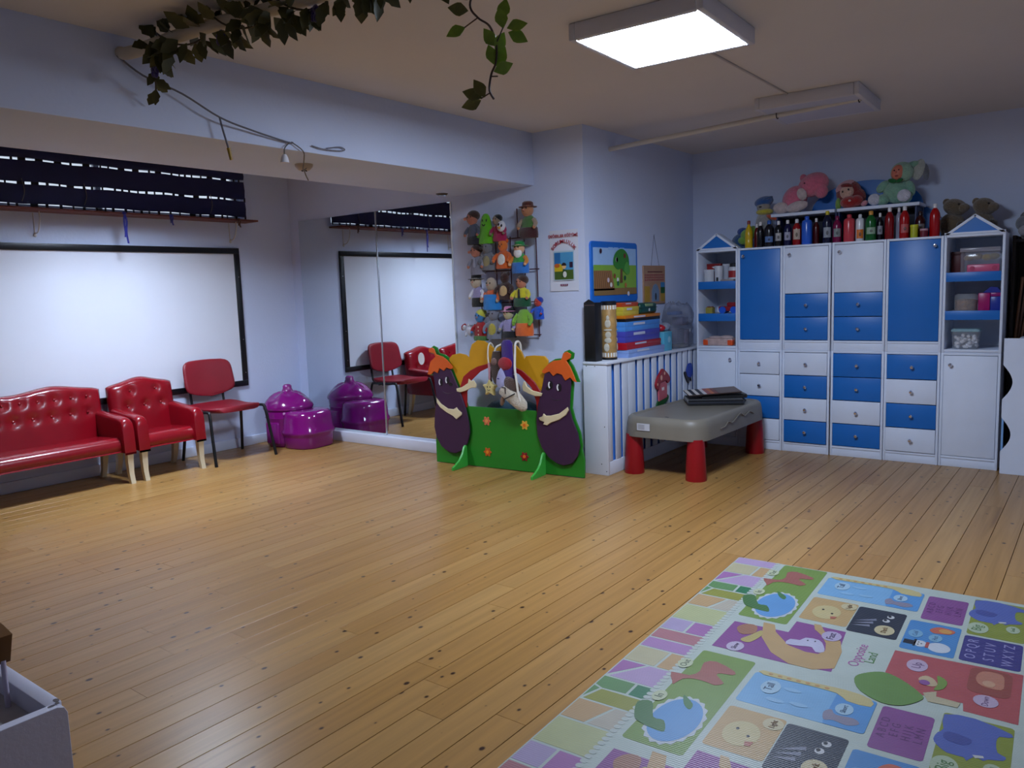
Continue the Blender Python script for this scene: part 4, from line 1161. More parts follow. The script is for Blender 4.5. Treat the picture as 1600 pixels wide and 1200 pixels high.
slat_edges = [(4.737, 4.787), (4.832, 4.905), (4.938, 5.026), (5.028, 5.133), (5.172, 5.246), (5.283, 5.359), (5.401, 5.477), (5.521, 5.595), (5.635, 5.703), (5.744, 5.819), (5.854, 5.926), (5.95, 6.031), (6.058, 6.13), (6.16, 6.235), (6.265, 6.34), (6.37, 6.445)]
for a, b in slat_edges:
    mb = MB(); mb.bx(dx - 0.010, dx - 0.002, a - YR0, b - YR0, 0.095, ZR - 0.018, 0.002); mb.build('slat', RW, t)
for (yy, zz) in ((0.03, ZR - 0.03), (0.10, ZR - 0.03), (0.17, 0.35), (0.14, 0.08), (0.18, 0.03)):
    mb = MB(); mb.ell((yy, -0.0005, zz), (0.004, 0.002, 0.004), n=8, k=6); mb.build('screw', DARK, t)
# painted wooden figures fixed on the slats
t = thing('wooden_mushroom', 'painted wooden mushroom figure with a red cap on the slats', 'decoration', (XRF, 5.545, 0.42))
SD = T(0.001, 0, 0) @ SIDE
mb = MB(); mb.prism(spl2([(-0.10, -0.02), (-0.06, 0.02), (0.02, 0.025), (0.09, 0.05), (0.11, 0.02), (0.05, -0.015), (-0.06, -0.03)], 3), 0.010, SD, b=0.002); mb.build('grass', mat((18, 84, 34), rough=0.5), t)
mb = MB(); mb.prism([(-0.065, 0.012), (0.075, 0.03), (0.075, 0.135), (0.045, 0.165), (-0.045, 0.155), (-0.065, 0.12)], 0.012, T(0.002, 0, 0) @ SD, b=0.002); mb.build('stem', mat((196, 92, 104), rough=0.5), t)
mb = MB(); mb.prism(spl2([(-0.12, 0.145), (-0.085, 0.105), (-0.055, 0.13), (-0.04, 0.155), (0.05, 0.165), (0.085, 0.14), (0.125, 0.165), (0.10, 0.205), (0.04, 0.245), (0.0, 0.262), (-0.03, 0.245), (-0.09, 0.20)], 3), 0.016, T(0.003, 0, 0) @ SD, b=0.003); cap_ = mb.build('cap', mat((150, 20, 36), rough=0.45), t)
for (y, z, r) in ((-0.035, 0.195, 0.016), (0.02, 0.225, 0.010), (-0.10, 0.15, 0.008)):
    mb = MB(); mb.prism(ring2(y, z, r, r * 1.3, 12), 0.002, T(0.0195, 0, 0) @ SD); mb.build('spot', mat((226, 170, 150), rough=0.5), cap_)
mb = MB()
for y in (-0.012, 0.012): mb.prism(ring2(y, 0.105, 0.007, 0.014, 10), 0.002, T(0.0145, 0, 0) @ SD)
mb.build('eyes', EYEW, t)
t = thing('wooden_bug', 'small blue and black wooden figure on the slats near the cabinet', 'decoration', (XRF, 6.02, 0.515))
mb = MB(); mb.prism(spl2([(-0.035, 0.09), (0.0, 0.155), (0.06, 0.16), (0.075, 0.10), (0.06, 0.05), (0.0, 0.05)], 3), 0.010, T(0.003, 0, 0) @ SD, b=0.002); mb.build('wing', mat((24, 60, 160), rough=0.5), t)
mb = MB(); mb.prism(spl2([(-0.07, 0.09), (-0.04, 0.10), (0.0, 0.06), (0.05, 0.045), (0.06, 0.01), (0.035, 0.03), (0.01, 0.0), (-0.03, 0.03)], 3), 0.010, SD, b=0.002); mb.build('body', INK, t)

# ------------------------------------------------------------------ things standing on the radiator cover
ZT = ZR
t = thing('black_box', 'tall black carton standing at the front end of the radiator cover', 'box', (-2.925, 4.775, ZT))
mb = MB(); mb.bx(-0.045, 0.045, -0.045, 0.045, 0.0, 0.415, 0.003); mb.build('carton', mat((12, 12, 16), rough=0.5, var=0.1), t)
mb = MB(); mb.add([(-0.045, -0.045, 0.415), (0.0, -0.048, 0.44), (0.0, -0.046, 0.44), (-0.045, -0.043, 0.415), (0.045, -0.045, 0.415), (0.045, -0.043, 0.415)], [[0, 4, 1], [3, 2, 5], [0, 1, 2, 3], [1, 4, 5, 2]]); mb.build('flap', mat((16, 16, 20), rough=0.5), t)
mb = MB(); mb.bx(-0.044, 0.044, -0.0460, -0.0452, 0.395, 0.401); mb.build('tape', mat((84, 66, 66)), t)
t = thing('patterned_tin', 'tall cylinder tin with black and white bands and a pale figure', 'tin', (-2.885, 4.93, ZT))
mb = MB(); mb.lathe([(0, 0.001), (0.052, 0.001), (0.054, 0.006), (0.054, 0.40), (0.052, 0.404), (0, 0.404)], 28); mb.build('tube', mat((176, 138, 80), rough=0.45, var=0.2, scale=20), t)
mb = MB(); mb.lathe([(0, 0.392), (0.056, 0.392), (0.057, 0.414), (0.052, 0.42), (0, 0.42)], 28); mb.build('lid', BLACK, t)
mb = MB(); mb.lathe([(0, 0.0), (0.056, 0.0), (0.057, 0.014), (0.055, 0.016), (0, 0.016)], 28); mb.build('base_ring', BLACK, t)
for z0 in (0.020, 0.36):
    for k in range(16):
        a = 2 * PI * k / 16
        M = Matrix.Rotation(a, 4, 'Z')
        mb = MB(); mb.box((0.0548, 0, z0 + 0.016), (0.0012, 0.0105 if k % 3 else 0.015, 0.030), 0, M=M); mb.build('white_key', mat((225, 222, 214), rough=0.5), t)
PALE = mat((196, 190, 172), rough=0.5, var=0.12, scale=40)
for a0 in (-1.2, 0.9, 3.0):
    M = Matrix.Rotation(a0, 4, 'Z')
    mb = MB()
    for (yy, zz, ry, rz) in ((0, 0.30, 0.012, 0.02), (0, 0.26, 0.022, 0.03), (0.0, 0.215, 0.03, 0.008), (0.002, 0.18, 0.022, 0.024), (0, 0.14, 0.026, 0.02), (-0.01, 0.09, 0.02, 0.03)):
        mb.ell((0.0535, yy, zz), (0.004, ry, rz), n=12, k=8, M=M)
    mb.build('figure', PALE, t)
def gbox(name, label, y0, y1, x0, x1, z0, z1, c, c2=None, rz=0.0, cat='box', lidded=True):
    t = thing(name, label, cat, ((x0 + x1) / 2, (y0 + y1) / 2, z0), rz)
    hx, hy_, h = (x1 - x0) / 2, (y1 - y0) / 2, z1 - z0
    mb = MB(); mb.bx(-hx, hx, -hy_, hy_, 0.0, h if not lidded else h * 0.55, 0.002); mb.build('tray', mat(c2 or c, rough=0.35, var=0.08, scale=14), t)
    if lidded:
        mb = MB(); mb.bx(-hx - 0.002, hx + 0.002, -hy_ - 0.002, hy_ + 0.002, h * 0.5, h, 0.003); mb.build('lid', mat(c, rough=0.35, var=0.08, scale=14), t)
        mb = MB(); mb.bx(hx + 0.0021, hx + 0.0029, -hy_ * 0.55, hy_ * 0.1, h * 0.62, h * 0.86); mb.build('print', print_ink((200, 205, 225)), t)
    return t
gbox('game_box', 'pale blue game box at the bottom of the stack', 5.06, 5.64, -2.975, -2.80, ZT, ZT + 0.058, (136, 164, 220))
gbox('game_box', 'red game box second from the bottom of the stack', 5.05, 5.62, -2.975, -2.815, ZT + 0.058, ZT + 0.110, (176, 18, 36), rz=0.02)
gbox('game_box', 'purple blue game box in the middle of the stack', 5.05, 5.60, -2.975, -2.82, ZT + 0.110, ZT + 0.192, (74, 76, 180))
gbox('game_box', 'light blue game box below the orange one in the stack', 5.05, 5.60, -2.975, -2.82, ZT + 0.192, ZT + 0.262, (76, 144, 222))
gbox('game_box', 'flat orange and black box near the top of the stack', 5.06, 5.61, -2.975, -2.82, ZT + 0.262, ZT + 0.308, (206, 120, 22), (24, 20, 18))
gbox('game_box', 'yellow box at the top of the stack beside the tin', 5.06, 5.30, -2.975, -2.84, ZT + 0.308, ZT + 0.372, (206, 186, 60))
gbox('game_box', 'thin orange box lying on the yellow box', 5.06, 5.31, -2.975, -2.85, ZT + 0.372, ZT + 0.402, (196, 72, 24))
t = thing('green_case', 'small dark green case with a pale handle on top of the game boxes', 'case', (-2.895, 5.46, ZT + 0.308))
mb = MB(); mb.box((0, 0, 0.042), (0.12, 0.27, 0.084), 0.022, seg=3); mb.build('shell', plastic((14, 70, 58)), t)
mb = MB(); mb.box((0.055, 0.0, 0.066), (0.016, 0.13, 0.022), 0.006); mb.build('handle', plastic((130, 156, 110)), t)
mb = MB(); mb.box((0.0615, 0.0, 0.03), (0.004, 0.02, 0.022), 0.002); mb.build('latch', plastic((190, 200, 200)), t)
mb = MB(); mb.bx(-0.06, 0.061, -0.136, 0.136, 0.045, 0.049); mb.build('seam', plastic((8, 40, 36)), t)
t = thing('turquoise_box', 'small turquoise carton at the end of the game box stack', 'box', (-2.865, 5.735, ZT))
mb = MB(); mb.bx(-0.05, 0.05, -0.07, 0.07, 0, 0.15, 0.002); mb.build('carton', mat((84, 176, 206), rough=0.5), t)
mb = MB(); mb.bx(-0.05, 0.052, -0.072, 0.072, 0.148, 0.153, 0.001); mb.build('lid', mat((120, 196, 216), rough=0.5), t)
mb = MB(); mb.prism(ring2(0.02, 0.09, 0.025, n=16), 0.001, T(0.0502, 0, 0) @ SIDE); mb.build('print', print_ink((150, 206, 226)), t)
t = thing('red_pouch', 'crumpled red and silver pouch lying on the turquoise carton', 'pouch', (-2.87, 5.735, ZT + 0.153))
mb = MB(); mb.ell((0, -0.03, 0.028), (0.045, 0.035, 0.03)); mb.build('red_end', plastic((176, 24, 40)), t)
mb = MB(); mb.ell((0, 0.04, 0.036), (0.05, 0.06, 0.034), R=(0.2, 0, 0)); mb.build('silver_end', mat((176, 180, 196), rough=0.25, metal=0.5, bump=0.6, bscale=40), t)
# clear plastic bag
t = thing('plastic_bag', 'clear crumpled plastic bag of toys between the stack and the cabinet', 'bag', (-2.875, 6.045, ZT))
mb = MB(); rows = []
rr = random.Random(9)
nz = 12
for i in range(nz + 1):
    z = 0.001 + 0.37 * i / nz
    prof = (0.80, 0.94, 1.0, 1.03, 0.98, 1.05, 0.97, 1.02, 1.07, 1.04, 0.98, 0.86, 0.6)[i]
    rows.append([((0.092 + rr.uniform(-0.010, 0.010)) * prof * math.cos(a), (0.205 + rr.uniform(-0.018, 0.016)) * prof * math.sin(a), z + rr.uniform(-0.010, 0.010) * (0 if i == 0 else 1 if i < 10 else 2.2)) for a in [2 * PI * k / 22 for k in range(22)]])
mb.loft(rows)
mb.build('film', mat((146, 152, 172), rough=0.15, alpha=0.42, var=0.3, bump=0.6, bscale=22), t, sharp=25)
for p, d, c in (((0.0, -0.06, 0.29), (0.09, 0.13, 0.03), (30, 90, 160)), ((0.0, 0.04, 0.22), (0.10, 0.12, 0.07), (80, 72, 104)), ((0.0, -0.03, 0.10), (0.09, 0.14, 0.12), (66, 70, 90)), ((0.02, 0.06, 0.09), (0.08, 0.08, 0.12), (96, 84, 110)), ((0.01, 0.0, 0.02), (0.1, 0.16, 0.03), (90, 84, 50))):
    mb = MB(); mb.box(p, d, 0.012); mb.build('toy_block', plastic(c, 0.5), t)

# ------------------------------------------------------------------ sand table
t = thing('sand_table', 'grey plastic lidded play table with four round red legs', 'table', (-2.435, 5.43, 0), -0.02)
GREY = mat((124, 118, 106), rough=0.42, var=0.05, scale=6, bump=0.08, bscale=150)
HX, HY = 0.315, 0.60
def rloop(ix, z, bow=0.0):
    pts = rrect(-HX + ix, HX - ix, -HY + ix, HY - ix, 0.14 - min(ix, 0.1) * 0.8, 6)
    out = []
    for (x_, y_) in pts:
        zz = z
        if bow:
            zz = z + bow * (max(0, 1 - (abs(y_) / 0.46) ** 2)) * (1 if abs(x_) > 0.25 else 0) + bow * (max(0, 1 - (abs(x_) / 0.22) ** 2)) * (1 if abs(y_) > 0.5 else 0)
        out.append((x_, y_, zz))
    return out
# extra points along the sides so the lower edge can bow
mb = MB()
mb.loft([rloop(0.022, 0.30), rloop(0.006, 0.272), rloop(0.0, 0.275), rloop(0.004, 0.36), rloop(0.012, 0.40), rloop(0.030, 0.418), rloop(0.045, 0.420), rloop(0.055, 0.412), rloop(0.075, 0.41)])
mb.build('lid', GREY, t, sharp=50)
mb = MB(); mb.tube([(HX - 0.001, -0.30, 0.325), (HX + 0.001, -0.22, 0.33), (HX + 0.001, -0.17, 0.355), (HX + 0.001, -0.10, 0.34), (HX + 0.001, -0.03, 0.36), (HX + 0.001, 0.05, 0.385), (HX + 0.001, 0.13, 0.355), (HX + 0.001, 0.22, 0.375), (HX, 0.30, 0.35)], 0.004, 6, smooth=4); mb.build('wave_relief', GREY, t)
mb = MB(); mb.bx(-0.17, -0.07, -HY - 0.0035, -HY - 0.0015, 0.325, 0.375); stk = mb.build('sticker', mat((196, 198, 206), rough=0.5), t)
for k in range(4):
    mb = MB(); mb.bx(-0.16, -0.11, -HY - 0.0042, -HY - 0.0036, 0.335 + 0.009 * k, 0.338 + 0.009 * k); mb.build('print_line', print_ink((110, 110, 116)), stk)
LEGR = mat((150, 8, 22), rough=0.4, var=0.04)
for sx in (-1, 1):
    for sy in (-1, 1):
        mb = MB(); mb.lathe([(0, 0), (0.070, 0.0), (0.072, 0.01), (0.062, 0.20), (0.056, 0.285), (0.0, 0.285)], 24, c=(sx * 0.238, sy * 0.525, 0)); mb.build('leg', LEGR, t, sharp=50)
        mb = MB(); mb.ell((sx * 0.10, sy * (HY - 0.012), 0.277), (0.012, 0.012, 0.006), n=8, k=6); mb.build('rivet', DARK, t)
mb = MB(); mb.ell((0.0, -HY + 0.12, 0.4105), (0.018, 0.006, 0.002), n=10, k=6); mb.build('drain_plug', DARK, t)
t = thing('black_portfolio', 'black zipped portfolio case lying on the grey play table', 'case', (-2.43, 5.72, 0.411), 0.55)
mb = MB(); mb.box((0, 0, 0.022), (0.42, 0.30, 0.044), 0.014, seg=3); mb.build('case', cloth((14, 15, 20)), t)
mb = MB(); mb.bx(-0.212, 0.212, -0.152, 0.152, 0.020, 0.025, 0.002); mb.build('zip', mat((60, 66, 84), rough=0.5), t)
mb = MB(); mb.tube([(0.212, -0.06, 0.022), (0.235, -0.04, 0.02), (0.235, 0.05, 0.02), (0.212, 0.07, 0.022)], 0.008, 8, smooth=4); mb.build('handle', DARK, t)
t = thing('black_pouch', 'smaller black pouch stacked on the portfolio case', 'case', (-2.40, 5.76, 0.456), 0.62)
mb = MB(); mb.box((0.02, 0, 0.016), (0.34, 0.24, 0.032), 0.012, seg=3); mb.build('pouch', cloth((12, 12, 15)), t)
mb = MB(); mb.box((0.06, -0.06, 0.0325), (0.10, 0.05, 0.002), 0.0); mb.build('badge', mat((84, 84, 88)), t)
t = thing('magazine', 'magazine with striped and orange cover on top of the black cases', 'magazine', (-2.44, 5.72, 0.490), 0.60, rot=(0.03, -0.05, 0.60))
mb = MB(); mb.bx(-0.20, 0.20, -0.13, 0.13, 0.006, 0.014, 0.002); mb.build('pages', mat((60, 44, 40), rough=0.5), t)
for k, c in enumerate(((206, 200, 190), (20, 20, 24), (214, 208, 200), (20, 20, 24), (206, 200, 200), (150, 60, 50), (190, 96, 30), (120, 44, 26))):
    mb = MB(); mb.bx(-0.198 + 0.028 * k, -0.171 + 0.028 * k, -0.128, 0.128, 0.0142, 0.0148); mb.build('cover_stripe', print_ink(c), t)
mb = MB(); mb.bx(0.03, 0.198, -0.128, 0.128, 0.0142, 0.0148); mb.build('cover_photo', print_ink((96, 74, 62)), t)

# ================================================================== CABINET WALL
XS = [-2.742, -2.388, -2.032, -1.668, -1.296, -0.934, -0.574]
YC, DEP = 6.115, 0.40
def knob(parent, x, z, y=-0.001):
    mb = MB(); mb.lathe([(0.0, 0), (0.006, 0.0), (0.005, 0.012), (0.011, 0.018), (0.013, 0.025), (0.009, 0.031), (0, 0.032)], 16, M=T(x, y, z) @ Euler((PI / 2, 0, 0)).to_matrix().to_4x4())
    mb.build('knob', CHROME, parent)
def carcass(t, w, h, plinth, back=True, open_=False, z0=0.0, inner=None):
    k = 0.016
    mm = WHITE
    for s in (0, 1):
        mb = MB(); mb.bx(s * (w - k), s * (w - k) + k, 0, DEP, 0, h, 0.0015); mb.build('side_panel', mm, t)
    mb = MB(); mb.bx(k, w - k, 0, DEP, h - k, h, 0.0015); mb.build('top_panel', mm, t)
    mb = MB(); mb.bx(k, w - k, 0.0, DEP, plinth - k, plinth, 0.0015); mb.build('bottom_panel', mm, t)
    mb = MB(); mb.bx(k, w - k, 0.006, 0.02, 0.0 if not open_ else 0.0, plinth - k, 0.001); mb.build('plinth', mm, t)
    mb = MB(); mb.bx(k, w - k, DEP - 0.006, DEP, plinth, h - k); mb.build('back_panel', inner or mm, t)
def door(t, w, z0, z1, m, kx, kz, x0=0.018):
    mb = MB(); mb.bx(x0, w - x0, -0.003, 0.013, z0 + 0.002, z1 - 0.002, 0.0015)
    d = mb.build('door', m, t); knob(d, kx, kz, -0.003); return d
def drawer(t, w, z0, z1, m, proud=0.0):
    mb = MB(); mb.bx(0.018, w - 0.018, -0.003 - proud, 0.013, z0 + 0.003, z1 - 0.003, 0.0015)
    d = mb.build('drawer', m, t); knob(d, w / 2 + 0.004, (z0 + z1) / 2, -0.003 - proud); return d
Wt, Bl = WHITE, BLUE
names_lo = ['white cabinet with a single door under the left house tower', 'drawer cabinet half hidden by the play table, two white drawers on top', 'drawer cabinet with white and blue drawers alternating from a white top one',
            'drawer cabinet with two blue drawers on top', 'drawer cabinet with blue and white drawers alternating from a blue top one', 'white cabinet with a single door under the right house tower']
cols = {1: (Wt, Wt, Bl, Wt), 2: (Wt, Bl, Wt, Bl), 3: (Bl, Bl, Wt, Bl), 4: (Bl, Wt, Bl, Wt)}
for i in range(6):
    w = XS[i + 1] - XS[i] - 0.004
    if i == 2: w -= 0.006
    t = thing('base_cabinet', names_lo[i], 'cabinet', (XS[i] + 0.002, YC, 0), 0, 'lower cabinet row')
    carcass(t, w, 0.797, 0.075)
    if i in cols:
        zs = [0.780, 0.603, 0.427, 0.251, 0.077]
        for k in range(4): drawer(t, w, zs[k + 1], zs[k], cols[i][k], (0.004, 0.010, 0.0, 0.006)[(k + i) % 4])
    else:
        door(t, w, 0.077, 0.780, Wt, w - 0.055 if i == 0 else 0.06, 0.715)
names_up = ['open house shaped cabinet tower with blue gable at the left end', 'upper cabinet with one tall blue door next to the left tower', 'upper cabinet with white door and two blue drawers, left of the dark gap',
            'upper cabinet with white door and two blue drawers, right of the dark gap', 'upper cabinet with one tall blue door next to the right tower', 'open house shaped cabinet tower with blue gable at the right end']
TW_IN = mat((150, 138, 132), rough=0.6)
for i in range(6):
    w = XS[i + 1] - XS[i] - 0.004
    if i == 2: w -= 0.006
    t = thing('wall_cabinet', names_up[i], 'cabinet', (XS[i] + 0.002, YC, 0.798), 0, 'upper cabinet row')
    carcass(t, w, 0.80, 0.075 if 0 < i < 5 else 0.022, open_=(i in (0, 5)))
    if i in (1, 4): door(t, w, 0.077, 0.783, Bl, 0.05 if i == 1 else w - 0.05, 0.735)
    elif i in (2, 3):
        door(t, w, 0.432, 0.783, Wt, 0.055, 0.728)
        drawer(t, w, 0.254, 0.432, Bl); drawer(t, w, 0.077, 0.254, Bl)
    else:
        for zt in (0.545, 0.285):
            mb = MB(); mb.bx(0.017, w - 0.017, 0.0, DEP - 0.008, zt - 0.016, zt, 0.001); sh = mb.build('shelf', paint((196, 200, 214)), t)
            mb = MB(); mb.bx(0.017, w - 0.017, -0.004, 0.010, zt - 0.060, zt + 0.003, 0.0015); mb.build('shelf_front', BLUE, sh)
        a, b, ht = 0.0, w, 0.128
        mb = MB(); mb.prism([(a, 0.0), (b, 0.0), (w / 2, ht)], 0.10, T(0, 0.101, 0.8005) @ FRONT); gb = mb.build('gable', Bl, t)
        for q0, q1 in (((a, 0), (w / 2, ht)), ((w / 2, ht), (b, 0)), ((a, 0), (b, 0))):
            p0, p1 = Vector((q0[0], 0, q0[1])), Vector((q1[0], 0, q1[1]))
            if q0 == (a, 0) and q1 == (b, 0):
                mb = MB(); mb.bx(a, b, -0.004, 0.010, 0.8005, 0.8155, 0.001); mb.build('gable_trim', WHITE, t)
            else:
                d = (p1 - p0); L = d.length; ang = math.atan2(d.z, d.x)
                M = T(p0.x, 0, p0.z + 0.8005) @ Matrix.Rotation(-ang, 4, 'Y')
                mb = MB(); mb.bx(0, L, -0.004, 0.104, -0.014, 0.003, 0.001, M=M); mb.build('roof_board', WHITE, t)

# ---- things inside the left tower
def lathe_thing(name, label, cat, loc, parts, group=None):
    t = thing(name, label, cat, loc, 0, group)
    for nm, prof, m in parts:
        mb = MB(); mb.lathe(prof, 22); mb.build(nm, m, t, sharp=45)
    return t
SL = YC + 0.075
Z2, Z1, Z0 = 0.798 + 0.545, 0.798 + 0.285, 0.798 + 0.022
t = thing('red_carton', 'flat red carton standing behind the white tubs in the left tower', 'box', (-2.655, SL + 0.10, Z2)); mb = MB(); mb.bx(-0.06, 0.06, -0.02, 0.02, 0, 0.15, 0.002); mb.build('carton', mat((150, 16, 20), rough=0.4), t); mb = MB(); mb.bx(-0.061, 0.061, -0.021, 0.021, 0.13, 0.15, 0.002); mb.build('lid', mat((130, 12, 18), rough=0.4), t)
WT = plastic((200, 204, 212))
lathe_thing('white_tub', 'short white plastic tub in the left tower', 'tub', (-2.66, SL, Z2), [('tub', [(0, 0), (0.038, 0), (0.040, 0.006), (0.040, 0.085), (0, 0.085)], WT), ('lid', [(0, 0.085), (0.043, 0.085), (0.043, 0.098), (0.04, 0.101), (0, 0.101)], WT)])
t = lathe_thing('white_jug', 'tall white plastic jug with a spout in the left tower', 'jug', (-2.585, SL + 0.02, Z2), [('jug', [(0, 0), (0.030, 0), (0.033, 0.01), (0.035, 0.12), (0.032, 0.128), (0.028, 0.12), (0, 0.118)], WT)])
mb = MB(); mb.prism([(0, 0), (-0.03, 0.018), (0, 0.028)], 0.02, T(-0.026, 0.01, 0.102) @ FRONT); mb.build('spout', WT, t)
mb = MB(); mb.bx(-0.008, 0.008, -0.036, -0.033, 0.005, 0.035); mb.build('label_strip', DARK, t)
lathe_thing('white_canister', 'narrow white canister behind the jug in the left tower', 'canister', (-2.545, SL + 0.085, Z2), [('can', [(0, 0), (0.033, 0), (0.034, 0.13), (0, 0.13)], plastic((176, 182, 196))), ('lid', [(0, 0.13), (0.035, 0.13), (0.035, 0.142), (0, 0.142)], WT)])
lathe_thing('labelled_jar', 'white jar with a red label in the left tower', 'jar', (-2.458, SL + 0.03, Z2), [('jar', [(0, 0), (0.044, 0), (0.046, 0.01), (0.046, 0.10), (0.04, 0.115), (0, 0.117)], WT), ('label_band', [(0, 0.03), (0.0468, 0.03), (0.0468, 0.085), (0, 0.085)], mat((160, 30, 40), rough=0.4)), ('lid', [(0, 0.115), (0.036, 0.115), (0.036, 0.14), (0.03, 0.145), (0, 0.146)], DARK)])
t = thing('flat_packet', 'flat grey packet on the top shelf edge of the left tower', 'packet', (-2.48, SL - 0.035, Z2)); mb = MB(); mb.bx(-0.06, 0.05, -0.025, 0.02, 0.0, 0.016, 0.003); mb.build('packet', mat((150, 140, 138), rough=0.4), t); mb = MB(); mb.bx(-0.045, -0.02, -0.020, 0.015, 0.0162, 0.017); mb.build('print', mat((90, 60, 60)), t)
t = thing('toy_car', 'red toy car with blue wheels in the left tower', 'toy car', (-2.48, SL + 0.02, Z1))
mb = MB(); mb.bx(-0.10, 0.075, -0.03, 0.04, 0.018, 0.058, 0.01); mb.bx(-0.03, 0.065, -0.028, 0.038, 0.055, 0.09, 0.012); mb.build('body', plastic((140, 20, 34)), t)
for xx in (-0.06, 0.035):
    for yy in (-0.034, 0.044):
        mb = MB(); mb.cyl((xx, yy - 0.009, 0.028), (xx, yy + 0.009, 0.028), 0.028, n=20); mb.build('wheel', plastic((30, 90, 206)), t)
t = thing('yellow_block', 'small yellow toy block in the left tower', 'toy', (-2.665, SL + 0.03, Z1)); mb = MB(); mb.bx(-0.03, 0.03, -0.03, 0.03, 0, 0.05, 0.004); mb.build('block', plastic((150, 140, 60)), t)
mb = MB()
for a in (-0.014, 0.014):
    for b in (-0.014, 0.014): mb.cyl((a, b, 0.05), (a, b, 0.058), 0.008, n=10)
mb.build('studs', plastic((130, 60, 50)), t)
t = thing('white_ball', 'small white ball at the right side of the left tower', 'ball', (-2.425, SL + 0.075, Z1 + 0.092)); mb = MB(); mb.ell((0, 0, 0.03), 0.03); mb.build('ball', plastic((180, 180, 180)), t); mb = MB(); mb.tube([(0.0302 * math.cos(a), 0.0302 * math.sin(a) * 0.7, 0.03 + 0.0302 * math.sin(a) * 0.7) for a in [2 * PI * k / 20 for k in range(20)]], 0.0015, 5, closed=True); mb.build('seam', DARK, t)
bpy.data.objects.remove(t.children[0]) if False else None
t = thing('toy_packet', 'clear packet with orange corners at the bottom of the left tower', 'packet', (-2.565, SL, Z0)); mb = MB(); mb.bx(-0.12, 0.12, -0.05, 0.06, 0, 0.062, 0.012); mb.build('pack', mat((186, 160, 156), rough=0.35, var=0.2, scale=30), t)
for xx in (-0.11, 0.10): mb = MB(); mb.bx(xx - 0.022, xx + 0.024, -0.053, 0.0, 0.004, 0.05, 0.008); mb.build('corner', plastic((220, 80, 30)), t)
mb = MB(); mb.ell((-0.04, 0.0, 0.066), (0.06, 0.04, 0.014)); mb.ell((0.05, 0.01, 0.066), (0.06, 0.04, 0.018)); mb.build('wrap', mat((196, 176, 176), rough=0.3), t)

# ---- things inside the right tower
SR = YC + 0.08
t = thing('dark_red_box', 'dark red box behind the clear container in the right tower', 'box', (-0.868, SR + 0.09, Z2)); mb = MB(); mb.bx(-0.04, 0.04, -0.03, 0.03, 0, 0.145, 0.002); mb.build('carton', mat((84, 14, 18), rough=0.5), t); mb = MB(); mb.bx(-0.041, 0.041, -0.031, 0.031, 0.12, 0.146, 0.002); mb.build('lid', mat((70, 12, 16), rough=0.5), t)
CLR = mat((190, 190, 205), rough=0.1, alpha=0.28, var=0.05)
t = thing('clear_container', 'clear plastic container of sponges on the top shelf of the right tower', 'container', (-0.722, SR, Z2))
mb = MB(); mb.bx(-0.115, 0.115, -0.055, 0.07, 0.0, 0.135, 0.01); mb.build('box', CLR, t); mb = MB(); mb.bx(-0.118, 0.118, -0.058, 0.073, 0.135, 0.165, 0.006); mb.build('lid', mat((170, 168, 180), rough=0.2, alpha=0.6), t)
for k, xx in enumerate((-0.07, -0.02, 0.035, 0.075)):
    mb = MB(); mb.ell((xx, 0.01, 0.098 + 0.006 * (k % 2)), (0.034, 0.04, 0.022)); mb.build('sponge', cloth(((150, 130, 84), (140, 122, 80), (176, 150, 60), (150, 140, 90))[k]), t)
t = thing('pink_case', 'long pink pencil case on the top shelf of the right tower', 'case', (-0.70, SR - 0.066, Z2)); mb = MB(); mb.box((0, 0, 0.026), (0.19, 0.018, 0.052), 0.008); mb.build('case', plastic((206, 90, 130)), t)
for xx in (-0.062, 0.066): mb = MB(); mb.cyl((xx, -0.012, 0.026), (xx, -0.008, 0.026), 0.015, n=16); mb.build('dial', plastic((180, 60, 100)), t)
t = lathe_thing('nut_jar', 'low glass jar of brown nuts in the right tower', 'jar', (-0.80, SR, Z1), [('contents', [(0, 0.003), (0.066, 0.004), (0.069, 0.07), (0.04, 0.08), (0, 0.082)], mat((120, 84, 56), rough=0.6, var=0.4, scale=60, bump=0.8, bscale=50)), ('glass', [(0, 0.0), (0.070, 0.0), (0.073, 0.01), (0.073, 0.10), (0.060, 0.115), (0.055, 0.114), (0, 0.112)], mat((210, 214, 220), rough=0.06, alpha=0.25, var=0.0))])
t = thing('toy_house', 'magenta and blue plastic toy house in the right tower', 'toy', (-0.655, SR, Z1)); mb = MB(); mb.bx(-0.07, 0.0, -0.05, 0.05, 0, 0.12, 0.006); mb.build('wall', plastic((160, 10, 100)), t)
mb = MB(); mb.bx(0.0005, 0.062, -0.052, 0.05, 0, 0.095, 0.006); mb.build('door', plastic((26, 50, 150)), t); mb = MB(); mb.bx(0.001, 0.062, -0.05, 0.05, 0.0955, 0.12, 0.004); mb.build('lintel', plastic((140, 14, 110)), t)
mb = MB(); mb.prism([(-0.045, 0.1205), (0.06, 0.1205), (0.04, 0.155), (0.0, 0.16)], 0.09, T(0, 0.045, 0) @ FRONT); mb.build('roof', plastic((26, 40, 140)), t)
t = thing('ball_tub', 'clear tub of white cotton balls at the bottom of the right tower', 'tub', (-0.795, SR + 0.01, Z0))
mb = MB(); mb.loft([[(p[0] * k, p[1] * k, z) for p in rrect(-0.085, 0.085, -0.06, 0.06, 0.02)] for k, z in ((0.9, 0.0), (1.0, 0.12))]); mb.build('tub', mat((200, 206, 214), rough=0.1, alpha=0.25, var=0.0), t)
mb = MB(); mb.loft([[(p[0] * k, p[1] * k, z) for p in rrect(-0.088, 0.088, -0.063, 0.063, 0.02)] for k, z in ((1.0, 0.1205), (1.0, 0.132), (0.9, 0.14))]); mb.build('lid', mat((160, 196, 206), rough=0.3, alpha=0.75), t)
